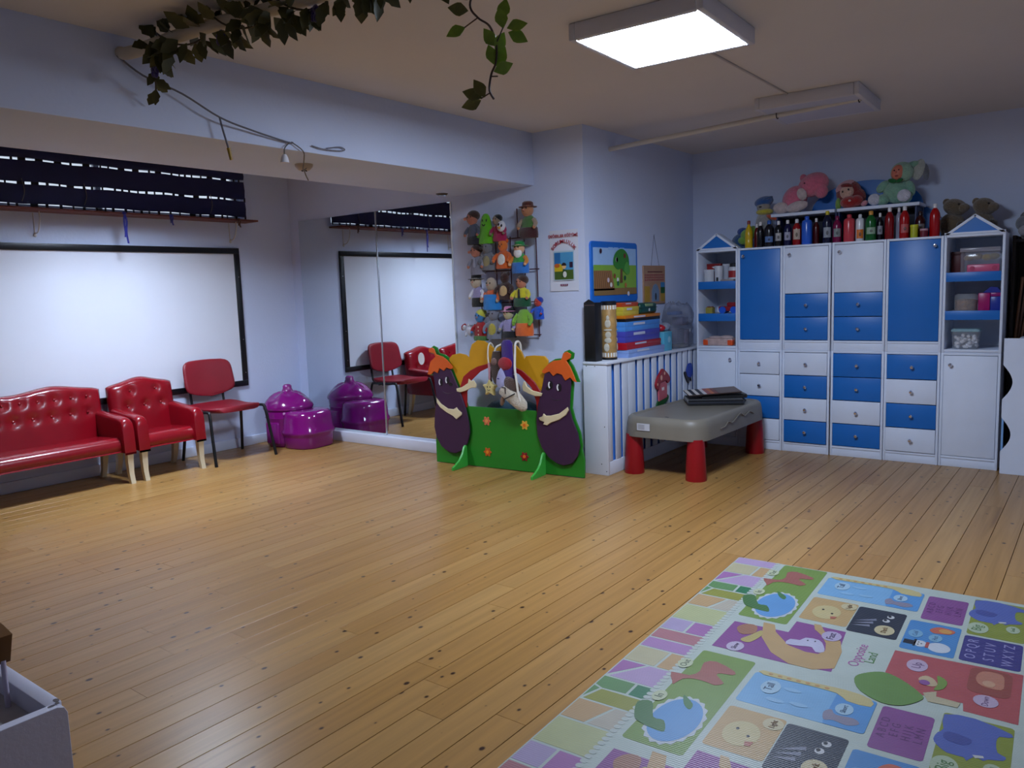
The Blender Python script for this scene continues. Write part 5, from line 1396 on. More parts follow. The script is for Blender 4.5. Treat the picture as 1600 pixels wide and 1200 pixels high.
mb = MB(); rr = random.Random(2)
for k in range(70):
    mb.ell((rr.uniform(-0.062, 0.062), rr.uniform(-0.04, 0.04), rr.uniform(0.013, 0.095)), 0.0125, n=8, k=6)
o = mb.build('cotton_balls', mat((222, 222, 228), rough=0.9), t); o['kind'] = 'stuff'

# ================================================================== BOTTLES ON THE CABINETS
ZB0 = 1.5985
def bottle(label, x, h, w, c, cap=(225, 225, 228), y=6.20, lab=None, name='paint_bottle', shape=0, g='bottles on the cabinets', labz=(0.25, 0.6)):
    t = thing(name, label, 'bottle', (x, y, ZB0), 0, g)
    r = w / 2; hc = 0.028 if cap else 0.0; hb = h - hc * 0.85
    if shape == 0: prof = [(0, 0), (r * 0.92, 0), (r, 0.006), (r, hb * 0.70), (r * 0.93, hb * 0.80), (r * 0.62, hb * 0.92), (r * 0.36, hb * 0.965), (r * 0.36, hb), (0, hb)]
    elif shape == 1: prof = [(0, 0), (r * 0.95, 0), (r, 0.008), (r, hb * 0.86), (r * 0.88, hb * 0.95), (r * 0.45, hb), (0, hb)]
    else: prof = [(0, 0), (r * 0.92, 0), (r, 0.006), (r, hb * 0.30), (r * 0.93, hb * 0.36), (r, hb * 0.42), (r, hb * 0.62), (r * 0.75, hb * 0.8), (r * 0.35, hb * 0.94), (r * 0.3, hb), (0, hb)]
    mb = MB(); mb.lathe(prof, 22); mb.build('bottle_body', mat(c, rough=0.22, var=0.03), t, sharp=50)
    if cap:
        rc = r * 0.42
        mb = MB(); mb.lathe([(0, hb - 0.004), (rc, hb - 0.004), (rc, hb + hc * 0.7), (rc * 0.75, hb + hc * 0.9), (0, hb + hc * 0.9)], 16); mb.build('cap', plastic(cap), t)
    if lab:
        mb = MB(); rows = []
        a0, a1 = -PI / 2 - 0.85 + 0.25, -PI / 2 + 0.85 + 0.25
        for z in (hb * labz[0], hb * labz[1]):
            rows.append([((r + 0.0006) * math.cos(a0 + (a1 - a0) * k / 10), (r + 0.0006) * math.sin(a0 + (a1 - a0) * k / 10), z) for k in range(11)] + [((r - 0.001) * math.cos(a1 - (a1 - a0) * k / 10), (r - 0.001) * math.sin(a1 - (a1 - a0) * k / 10), z) for k in range(11)])
        mb.loft(rows); lb = mb.build('label', print_ink(lab), t)
        mb = MB(); aa = -PI / 2 + 0.25; mb.ell(((r + 0.0008) * math.cos(aa), (r + 0.0008) * math.sin(aa), hb * (labz[0] * 0.55 + labz[1] * 0.45)), (r * 0.32, 0.0012, (labz[1] - labz[0]) * hb * 0.22), n=10, k=6); mb.build('label_print', print_ink(tuple(int(v * 0.55) for v in lab)), lb)
    return t
DKR, NVY, RD = (96, 8, 14), (14, 14, 34), (168, 6, 14)
bottle('yellow squeeze bottle with a red tip at the left end of the row', -2.33, 0.215, 0.060, (204, 168, 20), (130, 30, 24), shape=2)
bottle('thin dark red bottle behind the yellow squeeze bottle', -2.283, 0.188, 0.042, DKR, y=6.25)
bottle('black bottle with a white cap third from the left end', -2.236, 0.198, 0.052, (12, 10, 18))
bottle('wide dark bottle with a blue cap and blue label', -2.166, 0.204, 0.076, (12, 12, 24), (40, 90, 170), lab=(90, 120, 170), labz=(0.2, 0.45))
bottle('dark bottle with a tall grey white label left of the navy one', -2.093, 0.194, 0.056, (14, 14, 20), lab=(170, 170, 172))
bottle('navy bottle with white cap and label', -2.023, 0.196, 0.058, (16, 20, 66), lab=(160, 160, 180))
bottle('red bottle with a cream label over the white door', -1.953, 0.197, 0.062, (150, 10, 16), lab=(190, 170, 150), labz=(0.25, 0.7))
bottle('big plain light blue bottle without label', -1.877, 0.212, 0.076, (40, 96, 206), (40, 96, 206), shape=1)
bottle('dark maroon bottle right of the light blue one', -1.817, 0.194, 0.046, (70, 10, 14), y=6.23)
bottle('navy bottle with a yellow nozzle above the dark gap', -1.728, 0.238, 0.066, (14, 18, 50), (196, 180, 30), lab=(150, 156, 166), labz=(0.2, 0.55))
bottle('magenta bottle right of the dark gap', -1.657, 0.196, 0.062, (120, 10, 66), (120, 10, 66), lab=(130, 140, 140))
bottle('big plain coral pink bottle', -1.572, 0.199, 0.078, (196, 62, 72), (196, 62, 72), shape=1)
bottle('white bottle with an orange and yellow label', -1.497, 0.194, 0.058, (214, 216, 222), (214, 216, 222), shape=1, lab=(220, 120, 40), labz=(0.12, 0.5))
bottle('green bottle with an orange cap', -1.423, 0.212, 0.074, (16, 96, 40), (214, 150, 60), lab=(150, 176, 150), labz=(0.25, 0.5))
bottle('thin black bottle right of the green one', -1.368, 0.194, 0.044, (14, 12, 24), y=6.23, lab=(150, 150, 160))
bottle('crimson bottle with a white cap right of the thin black one', -1.298, 0.224, 0.062, (128, 8, 16))
bottle('pale grey bottle half hidden between two red bottles', -1.247, 0.222, 0.044, (150, 150, 170), y=6.25)
bottle('bright red bottle right of the pale grey one', -1.200, 0.224, 0.064, RD, lab=(190, 90, 90), labz=(0.2, 0.5))
bottle('dark wine bottle with a grey label behind the yellow tub', -1.110, 0.186, 0.066, (56, 8, 14), (40, 10, 12), y=6.26, lab=(120, 112, 112), labz=(0.4, 0.6))
bottle('bright red bottle at the right end of the row', -1.008, 0.224, 0.066, RD)
t = lathe_thing('yellow_tub', 'small yellow green tub in front of the wine bottle', 'tub', (-1.130, 6.165, ZB0), [('tub', [(0, 0), (0.024, 0), (0.025, 0.075), (0, 0.075)], plastic((176, 180, 30))), ('lid', [(0, 0.075), (0.0265, 0.075), (0.0265, 0.09), (0, 0.091)], plastic((196, 200, 40)))])
t = lathe_thing('red_jar', 'low dark red jar with a pale lid beside the yellow tub', 'jar', (-1.068, 6.165, ZB0), [('jar', [(0, 0), (0.025, 0), (0.026, 0.045), (0, 0.045)], plastic((110, 20, 40))), ('lid', [(0, 0.045), (0.0265, 0.045), (0.0265, 0.058), (0, 0.059)], plastic((190, 150, 160)))])

# ================================================================== TOY SHELF ON TOP AND PLUSH TOYS
t = thing('arched_shelf', 'low shelf with a white top and blue arched back on the cabinets', 'shelf', (-1.64, 6.28, ZB0))
for x0, x1 in ((-0.54, -0.056), (-0.040, 0.52)):
    mb = MB(); mb.bx(x0, x1, -0.01, 0.24, 0.232, 0.256, 0.003); mb.build('top_board', WHITE, t)
mb = MB(); mb.bx(-0.50, 0.50, 0.225, 0.238, 0.0, 0.231); mb.build('back_board', mat((14, 20, 44), rough=0.6), t)
for xx in (-0.50, -0.055, -0.035, 0.49):
    mb = MB(); mb.bx(xx, xx + 0.012, 0.0, 0.224, 0.0, 0.231, 0.001); mb.build('divider', mat((20, 40, 90), rough=0.5), t)
arc = [(-0.16 + 0.36 * math.cos(a), 0.257 + 0.225 * math.sin(a)) for a in [PI - PI * k / 24 for k in range(25)]]
arc = [(0.10 + 0.40 * math.cos(a), 0.257 + 0.215 * math.sin(a)) for a in [PI - PI * k / 28 for k in range(29)]]
mb = MB(); mb.prism(arc, 0.014, T(0, 0.255, 0) @ FRONT, b=0.002); mb.build('arch_back', BLUE, t)
mb = MB(); mb.prism([(0.505, 0.0), (0.62, 0.0), (0.62, 0.14), (0.57, 0.21), (0.505, 0.245)], 0.014, T(0, 0.255, 0) @ FRONT); mb.build('side_wing', BLUE, t)

ZS = ZB0 + 0.2565
def P3(mb, c, r, R=None, n=18, k=12): return mb.ell(c, r, n=n, k=k, R=R)
def ptoy(name, label, loc, parts, cat='soft toy', rot=None):
    t = thing(name, label, cat, loc, 0, rot=rot)
    for nm, c, r, R, m in parts:
        mb = MB(); P3(mb, c, r, R); mb.build(nm, m, t, sharp=80)
    return t
PK, WP = plush((214, 110, 138)), plush((206, 190, 190))
ptoy('pink_plush', 'pink and white plush animal leaning sideways on the toy shelf', (-1.98, 6.36, ZS), [
    ('head', (0.10, 0, 0.205), (0.118, 0.085, 0.088), (0, -0.35, 0), PK), ('snout', (0.165, -0.02, 0.15), (0.05, 0.05, 0.055), None, PK), ('body', (-0.04, 0, 0.11), (0.092, 0.08, 0.105), (0, 0.55, 0), PK),
    ('paw', (0.035, -0.07, 0.135), (0.036, 0.03, 0.048), (0, -0.4, 0), WP), ('leg', (-0.005, -0.06, 0.045), (0.085, 0.045, 0.040), (0, -0.22, 0), WP), ('foot', (-0.13, -0.055, 0.045), (0.062, 0.045, 0.045), None, WP),
    ('eye', (0.055, -0.075, 0.215), (0.006, 0.006, 0.006), None, INK), ('ear', (0.02, 0.03, 0.26), (0.03, 0.02, 0.04), (0, -0.5, 0), PK)])
BLP, YLP, LTP = plush((30, 84, 150)), plush((186, 176, 46)), plush((150, 150, 150))
ptoy('blue_hat_plush', 'plush doll in a blue cap and yellow collar at the left of the toy shelf', (-2.275, 6.33, ZB0), [
    ('cap', (0.02, 0, 0.365), (0.075, 0.065, 0.042), (0, -0.2, 0), BLP), ('brim', (0.05, -0.02, 0.38), (0.05, 0.05, 0.014), (0, -0.4, 0), BLP), ('head', (0.02, -0.01, 0.325), (0.052, 0.05, 0.045), None, plush((150, 146, 140))), ('eye', (0.012, -0.06, 0.322), (0.012, 0.005, 0.006), None, INK),
    ('collar', (0.03, -0.01, 0.285), (0.068, 0.055, 0.026), None, YLP), ('body', (0.02, 0.0, 0.15), (0.07, 0.055, 0.15), None, LTP), ('orange_scarf', (0.10, -0.04, 0.235), (0.05, 0.02, 0.018), (0, 0.4, 0), plush((190, 70, 24)))])
ptoy('green_plush', 'lime green plush flower beside the left gable', (-2.42, 6.42, ZB0), [
    ('lobe', (0.0, -0.02, 0.115), (0.055, 0.035, 0.05), None, plush((130, 176, 60))), ('lobe', (0.05, -0.02, 0.14), (0.04, 0.035, 0.05), None, plush((120, 166, 56))), ('lobe', (-0.03, -0.02, 0.075), (0.045, 0.035, 0.035), None, plush((130, 176, 60))), ('stem', (0.01, -0.01, 0.035), (0.024, 0.024, 0.04), None, plush((96, 140, 44)))])
ptoy('blue_ball_plush', 'blue plush lobe toy behind the left gable', (-2.52, 6.47, ZB0), [('body', (0.03, 0, 0.07), (0.085, 0.06, 0.07), None, plush((24, 80, 130))), ('head', (0.04, -0.01, 0.15), (0.045, 0.04, 0.035), None, plush((24, 70, 150)))])
HR, SK = plush((120, 16, 20)), plush((206, 168, 150))
ptoy('red_haired_doll', 'rag doll with red hair and a red heart shaped dress on the toy shelf', (-1.60, 6.36, ZS), [
    ('hair', (-0.02, 0.005, 0.115), (0.092, 0.06, 0.095), (0, 0.35, 0), HR), ('hair', (0.03, 0.0, 0.07), (0.07, 0.05, 0.08), (0, 0.6, 0), HR), ('face', (-0.022, -0.045, 0.12), (0.05, 0.03, 0.052), (0, 0.3, 0), SK), ('headband', (-0.045, 0.0, 0.165), (0.075, 0.055, 0.040), (0, -0.45, 0), plush((206, 150, 160))), ('fringe', (-0.022, -0.048, 0.165), (0.045, 0.022, 0.02), (0, 0.1, 0), HR),
    ('eye', (-0.045, -0.074, 0.122), (0.006, 0.004, 0.008), None, INK), ('eye', (-0.003, -0.076, 0.135), (0.006, 0.004, 0.008), None, INK), ('dress', (0.0, -0.05, 0.042), (0.068, 0.05, 0.046), None, plush((156, 10, 14))), ('dress', (0.045, -0.04, 0.05), (0.05, 0.045, 0.042), None, plush((150, 10, 14))), ('motif', (0.012, -0.099, 0.05), (0.010, 0.003, 0.008), None, WP),
    ('arm', (-0.085, -0.03, 0.035), (0.022, 0.022, 0.05), None, plush((120, 160, 70))), ('foot', (0.105, -0.05, 0.025), (0.026, 0.022, 0.018), (0, -0.6, 0), plush((214, 140, 150)))])
MG = plush((128, 176, 152))
ptoy('bunny_doll', 'baby faced doll in a mint green bunny suit sitting on the toy shelf', (-1.28, 6.36, ZS), [
    ('body', (-0.005, 0, 0.095), (0.095, 0.07, 0.088), None, MG), ('hood', (0.025, 0.0, 0.225), (0.078, 0.068, 0.075), None, plush((150, 190, 164))), ('face', (0.005, -0.052, 0.222), (0.042, 0.028, 0.055), (0, 0.2, 0), mat((206, 120, 96), rough=0.4)), ('nose', (0.0, -0.084, 0.222), (0.008, 0.006, 0.008), None, mat((206, 110, 90), rough=0.4)),
    ('eye', (-0.012, -0.078, 0.236), (0.005, 0.004, 0.005), None, INK), ('eye', (0.018, -0.078, 0.238), (0.005, 0.004, 0.005), None, INK), ('mouth', (0.004, -0.079, 0.196), (0.012, 0.004, 0.006), None, mat((150, 50, 50), rough=0.4)),
    ('bow', (-0.025, -0.068, 0.165), (0.03, 0.014, 0.016), (0, 0.3, 0), cloth((14, 100, 44))), ('bow', (0.022, -0.068, 0.162), (0.026, 0.014, 0.014), (0, -0.3, 0), cloth((14, 100, 44))),
    ('arm', (-0.095, -0.02, 0.135), (0.055, 0.032, 0.034), (0, -0.7, 0), MG), ('arm', (0.085, -0.02, 0.105), (0.034, 0.034, 0.058), (0, -0.25, 0), MG), ('leg', (-0.095, -0.035, 0.04), (0.05, 0.045, 0.04), None, MG), ('leg', (0.06, -0.045, 0.045), (0.045, 0.05, 0.045), None, MG),
    ('foot', (-0.145, -0.06, 0.045), (0.045, 0.03, 0.042), None, plush((206, 208, 222))), ('foot', (0.058, -0.088, 0.052), (0.046, 0.025, 0.044), None, plush((206, 208, 222))),
    ('ear', (0.13, 0.02, 0.235), (0.040, 0.022, 0.075), (0, 0.25, 0), plush((176, 184, 178))), ('ear_tip', (0.175, 0.03, 0.215), (0.022, 0.02, 0.06), (0, -0.1, 0), plush((110, 116, 128))), ('ear_base', (0.09, 0.01, 0.275), (0.045, 0.022, 0.022), (0, -0.2, 0), MG)])
BR = plush((104, 88, 66))
for lab, x, z, s in (('brown plush bear with its head up behind the bottles', -0.915, 0.0, 1.0), ('brown plush bear partly hidden by the right gable', -0.735, 0.0, 0.95)):
    ptoy('brown_bear', lab, (x, 6.42, ZB0), [
        ('body', (-0.02 * s, 0, 0.085), (0.085 * s, 0.07, 0.085), None, BR), ('head', (0.0, -0.02, 0.205 * s), (0.078 * s, 0.06, 0.058), (0, 0.35, 0), BR), ('snout', (0.055 * s, -0.045, 0.195 * s), (0.038, 0.04, 0.032), None, plush((112, 96, 74))),
        ('eye', (0.03, -0.078, 0.222 * s), (0.006, 0.005, 0.006), None, INK), ('ear', (-0.055 * s, 0.0, 0.245 * s), (0.026, 0.016, 0.028), (0, -0.5, 0), BR), ('paw', (0.05, -0.06, 0.07), (0.036, 0.03, 0.036), None, plush((60, 48, 38)))])
ptoy('black_grey_plush', 'black and grey plush toy at the right edge beyond the house tower', (-0.50, 6.42, 1.56), [
    ('body', (0.06, 0, 0.08), (0.09, 0.07, 0.13), None, plush((14, 14, 16))), ('head', (-0.005, -0.02, 0.10), (0.045, 0.045, 0.05), None, plush((110, 112, 120))), ('paw', (0.01, -0.06, 0.05), (0.04, 0.03, 0.035), None, plush((150, 150, 160))), ('ear', (0.0, 0.0, 0.15), (0.025, 0.016, 0.03), (0, 0.5, 0), plush((90, 92, 100)))])

# ---- right edge: tall dark rack, leaning sticks, white board with wavy edge
t = thing('dark_rack', 'tall dark wooden rack beside the right house tower', 'rack', (-0.555, 6.30, 0))
DW = mat((30, 24, 22), rough=0.7, var=0.2)
mb = MB(); mb.bx(0.0, 0.60, 0.26, 0.28, 0, 1.58); mb.build('back_board', DW, t)
for xx in (0.0, 0.58):
    mb = MB(); mb.bx(xx, xx + 0.02, 0.02, 0.259, 0, 1.58, 0.001); mb.build('side_board', DW, t)
for zz in (0.85, 1.535):
    mb = MB(); mb.bx(0.021, 0.579, 0.02, 0.258, zz, zz + 0.02, 0.001); mb.build('shelf', DW, t)
for k, (x0, x1, c) in enumerate(((0.03, 0.06, (120, 84, 60)), (0.045, 0.10, (96, 66, 48)), (0.06, 0.14, (140, 100, 72)), (0.09, 0.11, (110, 76, 54)))):
    lab = ('thin brown rod leaning nearest the tower', 'dark brown rod leaning second from the tower', 'light brown rod leaning steeply on the rack shelf', 'short brown rod standing at the right edge')[k]
    h = (0.42, 0.55, 0.60, 0.30)[k]
    t = thing('wooden_rod', lab, 'rod', (-0.555 + x0, 6.36 + 0.03 * k, 0.8705), 0, 'rods leaning on the rack')
    mb = MB(); mb.cyl((0, 0, 0.001), (x1 - x0, 0.02, h), 0.010, n=10); mb.build('shaft', mat(c, rough=0.6, var=0.15), t)
    mb = MB(); mb.ell((x1 - x0, 0.02, h), 0.0115, n=10, k=8); mb.build('end', mat(c, rough=0.6, var=0.15), t)
t = thing('wavy_board', 'white board with round cut-outs along its left edge at the right of the photo', 'board', (-0.555, 6.06, 0))
poly = [(0.0, 0.0), (0.0, 0.10)]
for zc in (0.265, 0.615):
    poly += [(0.0 + 0.055 * math.sin(PI * k / 12), zc - 0.115 + 0.23 * k / 12) for k in range(13)]
poly += [(0.0, 0.905), (0.42, 0.905), (0.42, 0.0)]
mb = MB(); mb.prism(poly, 0.018, FRONT, b=0.001); mb.build('front_board', WHITE, t)
mb = MB(); mb.bx(0.10, 0.42, 0.20, 0.215, 0, 0.90); mb.build('rear_board', mat((40, 40, 50), rough=0.7), t)
mb = MB(); mb.bx(0.0, 0.012, 0.002, 0.03, 0.0, 0.45, 0.001); mb.build('blue_edge', mat((130, 176, 226), rough=0.4), t)
mb = MB(); mb.bx(0.08, 0.42, 0.0, 0.215, 0.885, 0.904, 0.001); mb.build('top_board', WHITE, t)

# ================================================================== PLAY MAT
def ribbed(rgb):
    key = ('rib', tuple(rgb))
    if key in _MC: return _MC[key]
    m = bpy.data.materials.new('mat_print_%d_%d_%d' % tuple(rgb)); m.use_nodes = True
    nt = m.node_tree; b = nt.nodes['Principled BSDF']; b.inputs['Roughness'].default_value = 0.42
    tc = nt.nodes.new('ShaderNodeTexCoord'); wv = nt.nodes.new('ShaderNodeTexWave')
    wv.bands_direction = 'Y'; wv.inputs['Scale'].default_value = 36.0
    nt.links.new(tc.outputs['Object'], wv.inputs['Vector'])
    bpn = nt.nodes.new('ShaderNodeBump'); bpn.inputs['Strength'].default_value = 0.35; bpn.inputs['Distance'].default_value = 0.002
    nt.links.new(wv.outputs['Fac'], bpn.inputs['Height']); nt.links.new(bpn.outputs['Normal'], b.inputs['Normal'])
    ns = nt.nodes.new('ShaderNodeTexNoise'); ns.inputs['Scale'].default_value = 14.0; nt.links.new(tc.outputs['Object'], ns.inputs['Vector'])
    mr = nt.nodes.new('ShaderNodeMapRange'); mr.inputs['To Min'].default_value = 0.56; mr.inputs['To Max'].default_value = 0.66
    nt.links.new(ns.outputs['Fac'], mr.inputs['Value'])
    hs = nt.nodes.new('ShaderNodeHueSaturation'); hs.inputs['Color'].default_value = lin(rgb); hs.inputs['Saturation'].default_value = 0.90; hs.inputs['Value'].default_value = 1.0
    nt.links.new(mr.outputs['Result'], hs.inputs['Value']); nt.links.new(hs.outputs['Color'], b.inputs['Base Color'])
    _MC[key] = m
    return m
pm = thing('play_mat', 'printed foam play mat with pastel stones and animal panels on the floor', 'play mat', (-1.381, 3.550, 0), math.radians(2.3))
TH_ = 0.012
VMAX, UMAX = 2.10, 1.42
def uvp(u, v): return (u - 0.011, -(v - 0.033))
mb = MB(); mb.prism([(p[0], p[1]) for p in rrect(0, UMAX - 0.011, -(VMAX - 0.033), 0, 0.012)], TH_, b=0.002)
mb.build('foam', ribbed((200, 212, 200)), pm)
def inks(name, poly, k, c, v0=0.0, sm=0):
    pts = [uvp(a, b + v0) for a, b in (spl2(poly, sm) if sm else poly)]
    pts = [(x_, max(y_, -(VMAX - 0.037))) for x_, y_ in pts]
    if max(p[1] for p in pts) - min(p[1] for p in pts) < 0.002: return None
    mb = MB(); mb.prism(pts, 0.0004, T(0, 0, TH_ + 0.0001 + 0.0005 * k)); return mb.build(name, ribbed(c), pm)
def rr4(u0, u1, v0, v1, r=0.012): return [(p[0], p[1]) for p in rrect(u0, u1, v0, v1, r, 3)]
def word(s, u, v, size, c, v0, k=5):
    if v + v0 > VMAX - 0.06: return
    x_, y_ = uvp(u, v + v0)
    text_mesh('lettering', s, size, ribbed(c), pm, T(x_, y_, TH_ + 0.0001 + 0.0005 * k) @ Matrix.Rotation(PI / 2, 4, 'Z'), depth=0.0002)
LAV, MAG, ROSE = (196, 164, 206), (178, 112, 178), (190, 118, 126)
BEI, TAN_, PYG = (204, 194, 150), (206, 166, 108), (196, 200, 140)
GR1, GR2, OLV = (104, 156, 88), (44, 132, 84), (160, 162, 50)
GREENP, POND, INKD = (128, 162, 58), (86, 160, 222), (40, 40, 46)
inks('stone', [(0.018, 0.040), (0.20, 0.040), (0.20, 0.117), (0.018, 0.117)], 0, LAV)
for v0 in (0.0, 1.01):
    S = lambda *a, **k: inks('stone', *a, v0=v0, **k)
    S([(0.018, 0.127), (0.137, 0.127), (0.131, 0.247), (0.018, 0.247)], 0, BEI); S([(0.147, 0.127), (0.20, 0.127), (0.20, 0.247), (0.141, 0.247)], 0, TAN_)
    S([(0.018, 0.257), (0.105, 0.257), (0.018, 0.375)], 0, MAG); S([(0.118, 0.257), (0.20, 0.257), (0.20, 0.383), (0.030, 0.383)], 0, LAV)
    S([(0.018, 0.393), (0.132, 0.393), (0.132, 0.465), (0.050, 0.470), (0.018, 0.455)], 0, GR1); S([(0.142, 0.393), (0.20, 0.393), (0.20, 0.468), (0.142, 0.466)], 0, GR2)
    S([(0.018, 0.466), (0.042, 0.475), (0.018, 0.545)], 0, GR1); S([(0.052, 0.478), (0.20, 0.478), (0.20, 0.556), (0.026, 0.556)], 0, OLV)
    S([(0.018, 0.566), (0.14, 0.566), (0.10, 0.682), (0.018, 0.682)], 0, TAN_); S([(0.15, 0.566), (0.20, 0.566), (0.20, 0.682), (0.112, 0.682)], 0, (200, 190, 168))
    S([(0.018, 0.692), (0.20, 0.692), (0.20, 0.838), (0.018, 0.838)], 0, PYG)
    S([(0.018, 0.848), (0.108, 0.848), (0.108, 0.950), (0.018, 0.950)], 0, (186, 166, 204)); S([(0.118, 0.848), (0.20, 0.848), (0.20, 0.950), (0.118, 0.950)], 0, MAG)
    S([(0.018, 0.960), (0.20, 0.960), (0.20, 1.040), (0.018, 1.040)], 0, ROSE)
    S([(0.018, 1.050), (0.20, 1.050), (0.20, 1.127), (0.018, 1.127)], 0, (186, 134, 192))
    mb = MB()
    for k in range(40):
        vv = 0.045 + 0.0253 * k + v0
        if vv > VMAX - 0.06: break
        x_, y_ = uvp(0.200, vv)
        mb.prism(ring2(x_, y_, 0.0115, n=10), 0.0004, T(0, 0, TH_ + 0.0006))
    mb.build('scallop_edge', ribbed((204, 214, 204)), pm)
    I = lambda nm, poly, k, c, sm=0: inks(nm, poly, k, c, v0=v0, sm=sm)
    # pond panel
    I('picture_panel', rr4(0.232, 0.422, 0.042, 0.692), 0, GREENP)
    I('pond_edge', [(0.330 + (0.082 + 0.004 * math.cos(18 * a)) * math.cos(a), 0.525 + (0.146 + 0.006 * math.cos(18 * a)) * math.sin(a)) for a in [2 * PI * k / 72 for k in range(72)]], 1, (206, 214, 220))
    I('pond', ring2(0.330, 0.525, 0.072, 0.132, 32), 2, POND)
    I('crocodile', [(0.188, 0.491), (0.227, 0.467), (0.268, 0.548), (0.304, 0.55), (0.329, 0.604), (0.295, 0.608), (0.245, 0.595), (0.215, 0.57)], 3, (74, 128, 60), 3)
    I('lily_leaf', [(0.297, 0.378), (0.342, 0.416), (0.345, 0.452), (0.318, 0.43)], 3, (74, 136, 70), 3)
    I('camel', [(0.227, 0.311), (0.199, 0.254), (0.261, 0.246), (0.28, 0.198), (0.269, 0.135), (0.304, 0.107), (0.381, 0.144), (0.385, 0.171), (0.347, 0.18), (0.338, 0.199), (0.378, 0.24), (0.357, 0.267), (0.333, 0.262), (0.286, 0.26), (0.25, 0.282), (0.239, 0.331)], 2, (178, 96, 80), 2)
    for s, u, v, r in (('In', 0.231, 0.42, 0.028), ('Out', 0.216, 0.172, 0.030)):
        I('speech_bubble', ring2(u, v, r * 0.8, r * 1.25, 24), 4, (206, 214, 170)); word(s, u, v, 0.036 if s == 'In' else 0.032, (50, 74, 50), v0)
    # tall and short
    I('picture_panel', rr4(0.442, 0.822, 0.105, 0.318), 0, (118, 182, 228)); I('picture_panel', rr4(0.705, 0.822, 0.110, 0.318), 1, (64, 152, 220))
    I('giraffe', [(0.46, 0.085), (0.60, 0.088), (0.72, 0.080), (0.80, 0.10), (0.81, 0.15), (0.74, 0.15), (0.70, 0.115), (0.58, 0.112), (0.47, 0.115)], 2, (214, 196, 126), 2)
    for k in range(7): I('giraffe_spot', ring2(0.49 + 0.03 * k, 0.10, 0.008, 0.006, 8), 3, (206, 150, 76))
    I('mouse', [(0.695, 0.25), (0.712, 0.225), (0.73, 0.25), (0.78, 0.245), (0.80, 0.27), (0.77, 0.295), (0.73, 0.285), (0.705, 0.295)], 2, (150, 144, 164), 3)
    for u, v in ((0.58, 0.17), (0.62, 0.25), (0.55, 0.26)): I('cloud_line', ring2(u, v, 0.028, 0.012, 14), 2, (140, 194, 232))
    I('speech_bubble', ring2(0.515, 0.185, 0.030, 0.046, 24), 3, (170, 208, 230)); word('Tall', 0.512, 0.185, 0.036, (44, 70, 110), v0)
    I('speech_bubble', ring2(0.745, 0.205, 0.026, 0.036, 20), 3, (170, 208, 230)); word('Short', 0.745, 0.205, 0.022, (70, 100, 140), v0)
    # light and dark
    I('picture_panel', rr4(0.442, 0.618, 0.358, 0.602), 0, (206, 168, 100)); I('chick_face', ring2(0.523, 0.495, 0.052, 0.070, 24), 1, (216, 196, 130))
    for u, v in ((0.506, 0.475), (0.545, 0.50)): I('chick_eye', ring2(u, v, 0.005, 0.007, 8), 2, INKD)
    I('beak', [(0.545, 0.53), (0.568, 0.522), (0.565, 0.548), (0.55, 0.552)], 2, (190, 96, 60))
    I('speech_bubble', ring2(0.588, 0.40, 0.030, 0.034, 20), 2, (216, 200, 150)); word('Light', 0.588, 0.40, 0.024, (150, 110, 60), v0)
    I('picture_panel', rr4(0.622, 0.795, 0.368, 0.628), 0, (50, 56, 70))
    for k in range(3): I('light_ray', [(0.630, 0.52 + 0.022 * k), (0.70 - 0.006 * k, 0.465 + 0.034 * k), (0.705 - 0.006 * k, 0.485 + 0.034 * k)], 1, (136, 138, 156))
    for u, v in ((0.745, 0.424), (0.736, 0.468)): I('cat_eye', ring2(u, v, 0.013, 0.016, 14), 1, (216, 216, 216)); I('pupil', ring2(u - 0.004, v - 0.004, 0.006, 0.009, 10), 2, INKD)
    I('speech_bubble', ring2(0.745, 0.560, 0.034, 0.046, 22), 1, (216, 200, 150)); word('Dark', 0.745, 0.56, 0.026, (150, 110, 60), v0)
    # slow and fast
    I('picture_panel', [(0.243, 0.757), (0.447, 0.752), (0.447, 0.640), (0.628, 0.645), (0.640, 0.80), (0.655, 0.99), (0.52, 1.005), (0.243, 1.003)], 0, (150, 72, 152))
    I('track', [(0.342, 0.713), (0.385, 0.713), (0.407, 0.775), (0.476, 0.862), (0.543, 0.885), (0.585, 0.88), (0.60, 0.84), (0.588, 0.78), (0.555, 0.715), (0.524, 0.68), (0.51, 0.63), (0.535, 0.63), (0.56, 0.68), (0.629, 0.737), (0.652, 0.823), (0.658, 0.96), (0.597, 1.005), (0.517, 1.003), (0.441, 0.949), (0.374, 0.842)], 1, (206, 166, 100))
    I('snail_shell', [(0.27, 0.806), (0.289, 0.763), (0.329, 0.759), (0.345, 0.823), (0.31, 0.856), (0.288, 0.845)], 2, (176, 118, 84), 3)
    I('snail', [(0.315, 0.898), (0.335, 0.85), (0.357, 0.79), (0.372, 0.832), (0.354, 0.906), (0.33, 0.915)], 2, (200, 180, 96), 3)
    I('rabbit', [(0.466, 0.857), (0.469, 0.809), (0.502, 0.801), (0.515, 0.77), (0.561, 0.766), (0.587, 0.807), (0.599, 0.855), (0.574, 0.87), (0.554, 0.838), (0.526, 0.844)], 2, (206, 200, 226), 2)
    for u, v in ((0.527, 0.79), (0.552, 0.785)): I('rabbit_eye', ring2(u, v, 0.003, 0.005, 8), 3, INKD)
    I('speech_bubble', ring2(0.318, 0.968, 0.030, 0.040, 22), 3, (206, 190, 216)); word('Slow', 0.318, 0.966, 0.026, (80, 50, 90), v0)
    I('speech_bubble', ring2(0.592, 0.712, 0.034, 0.044, 22), 3, (196, 180, 212)); word('Fast', 0.592, 0.712, 0.036, (70, 44, 90), v0)
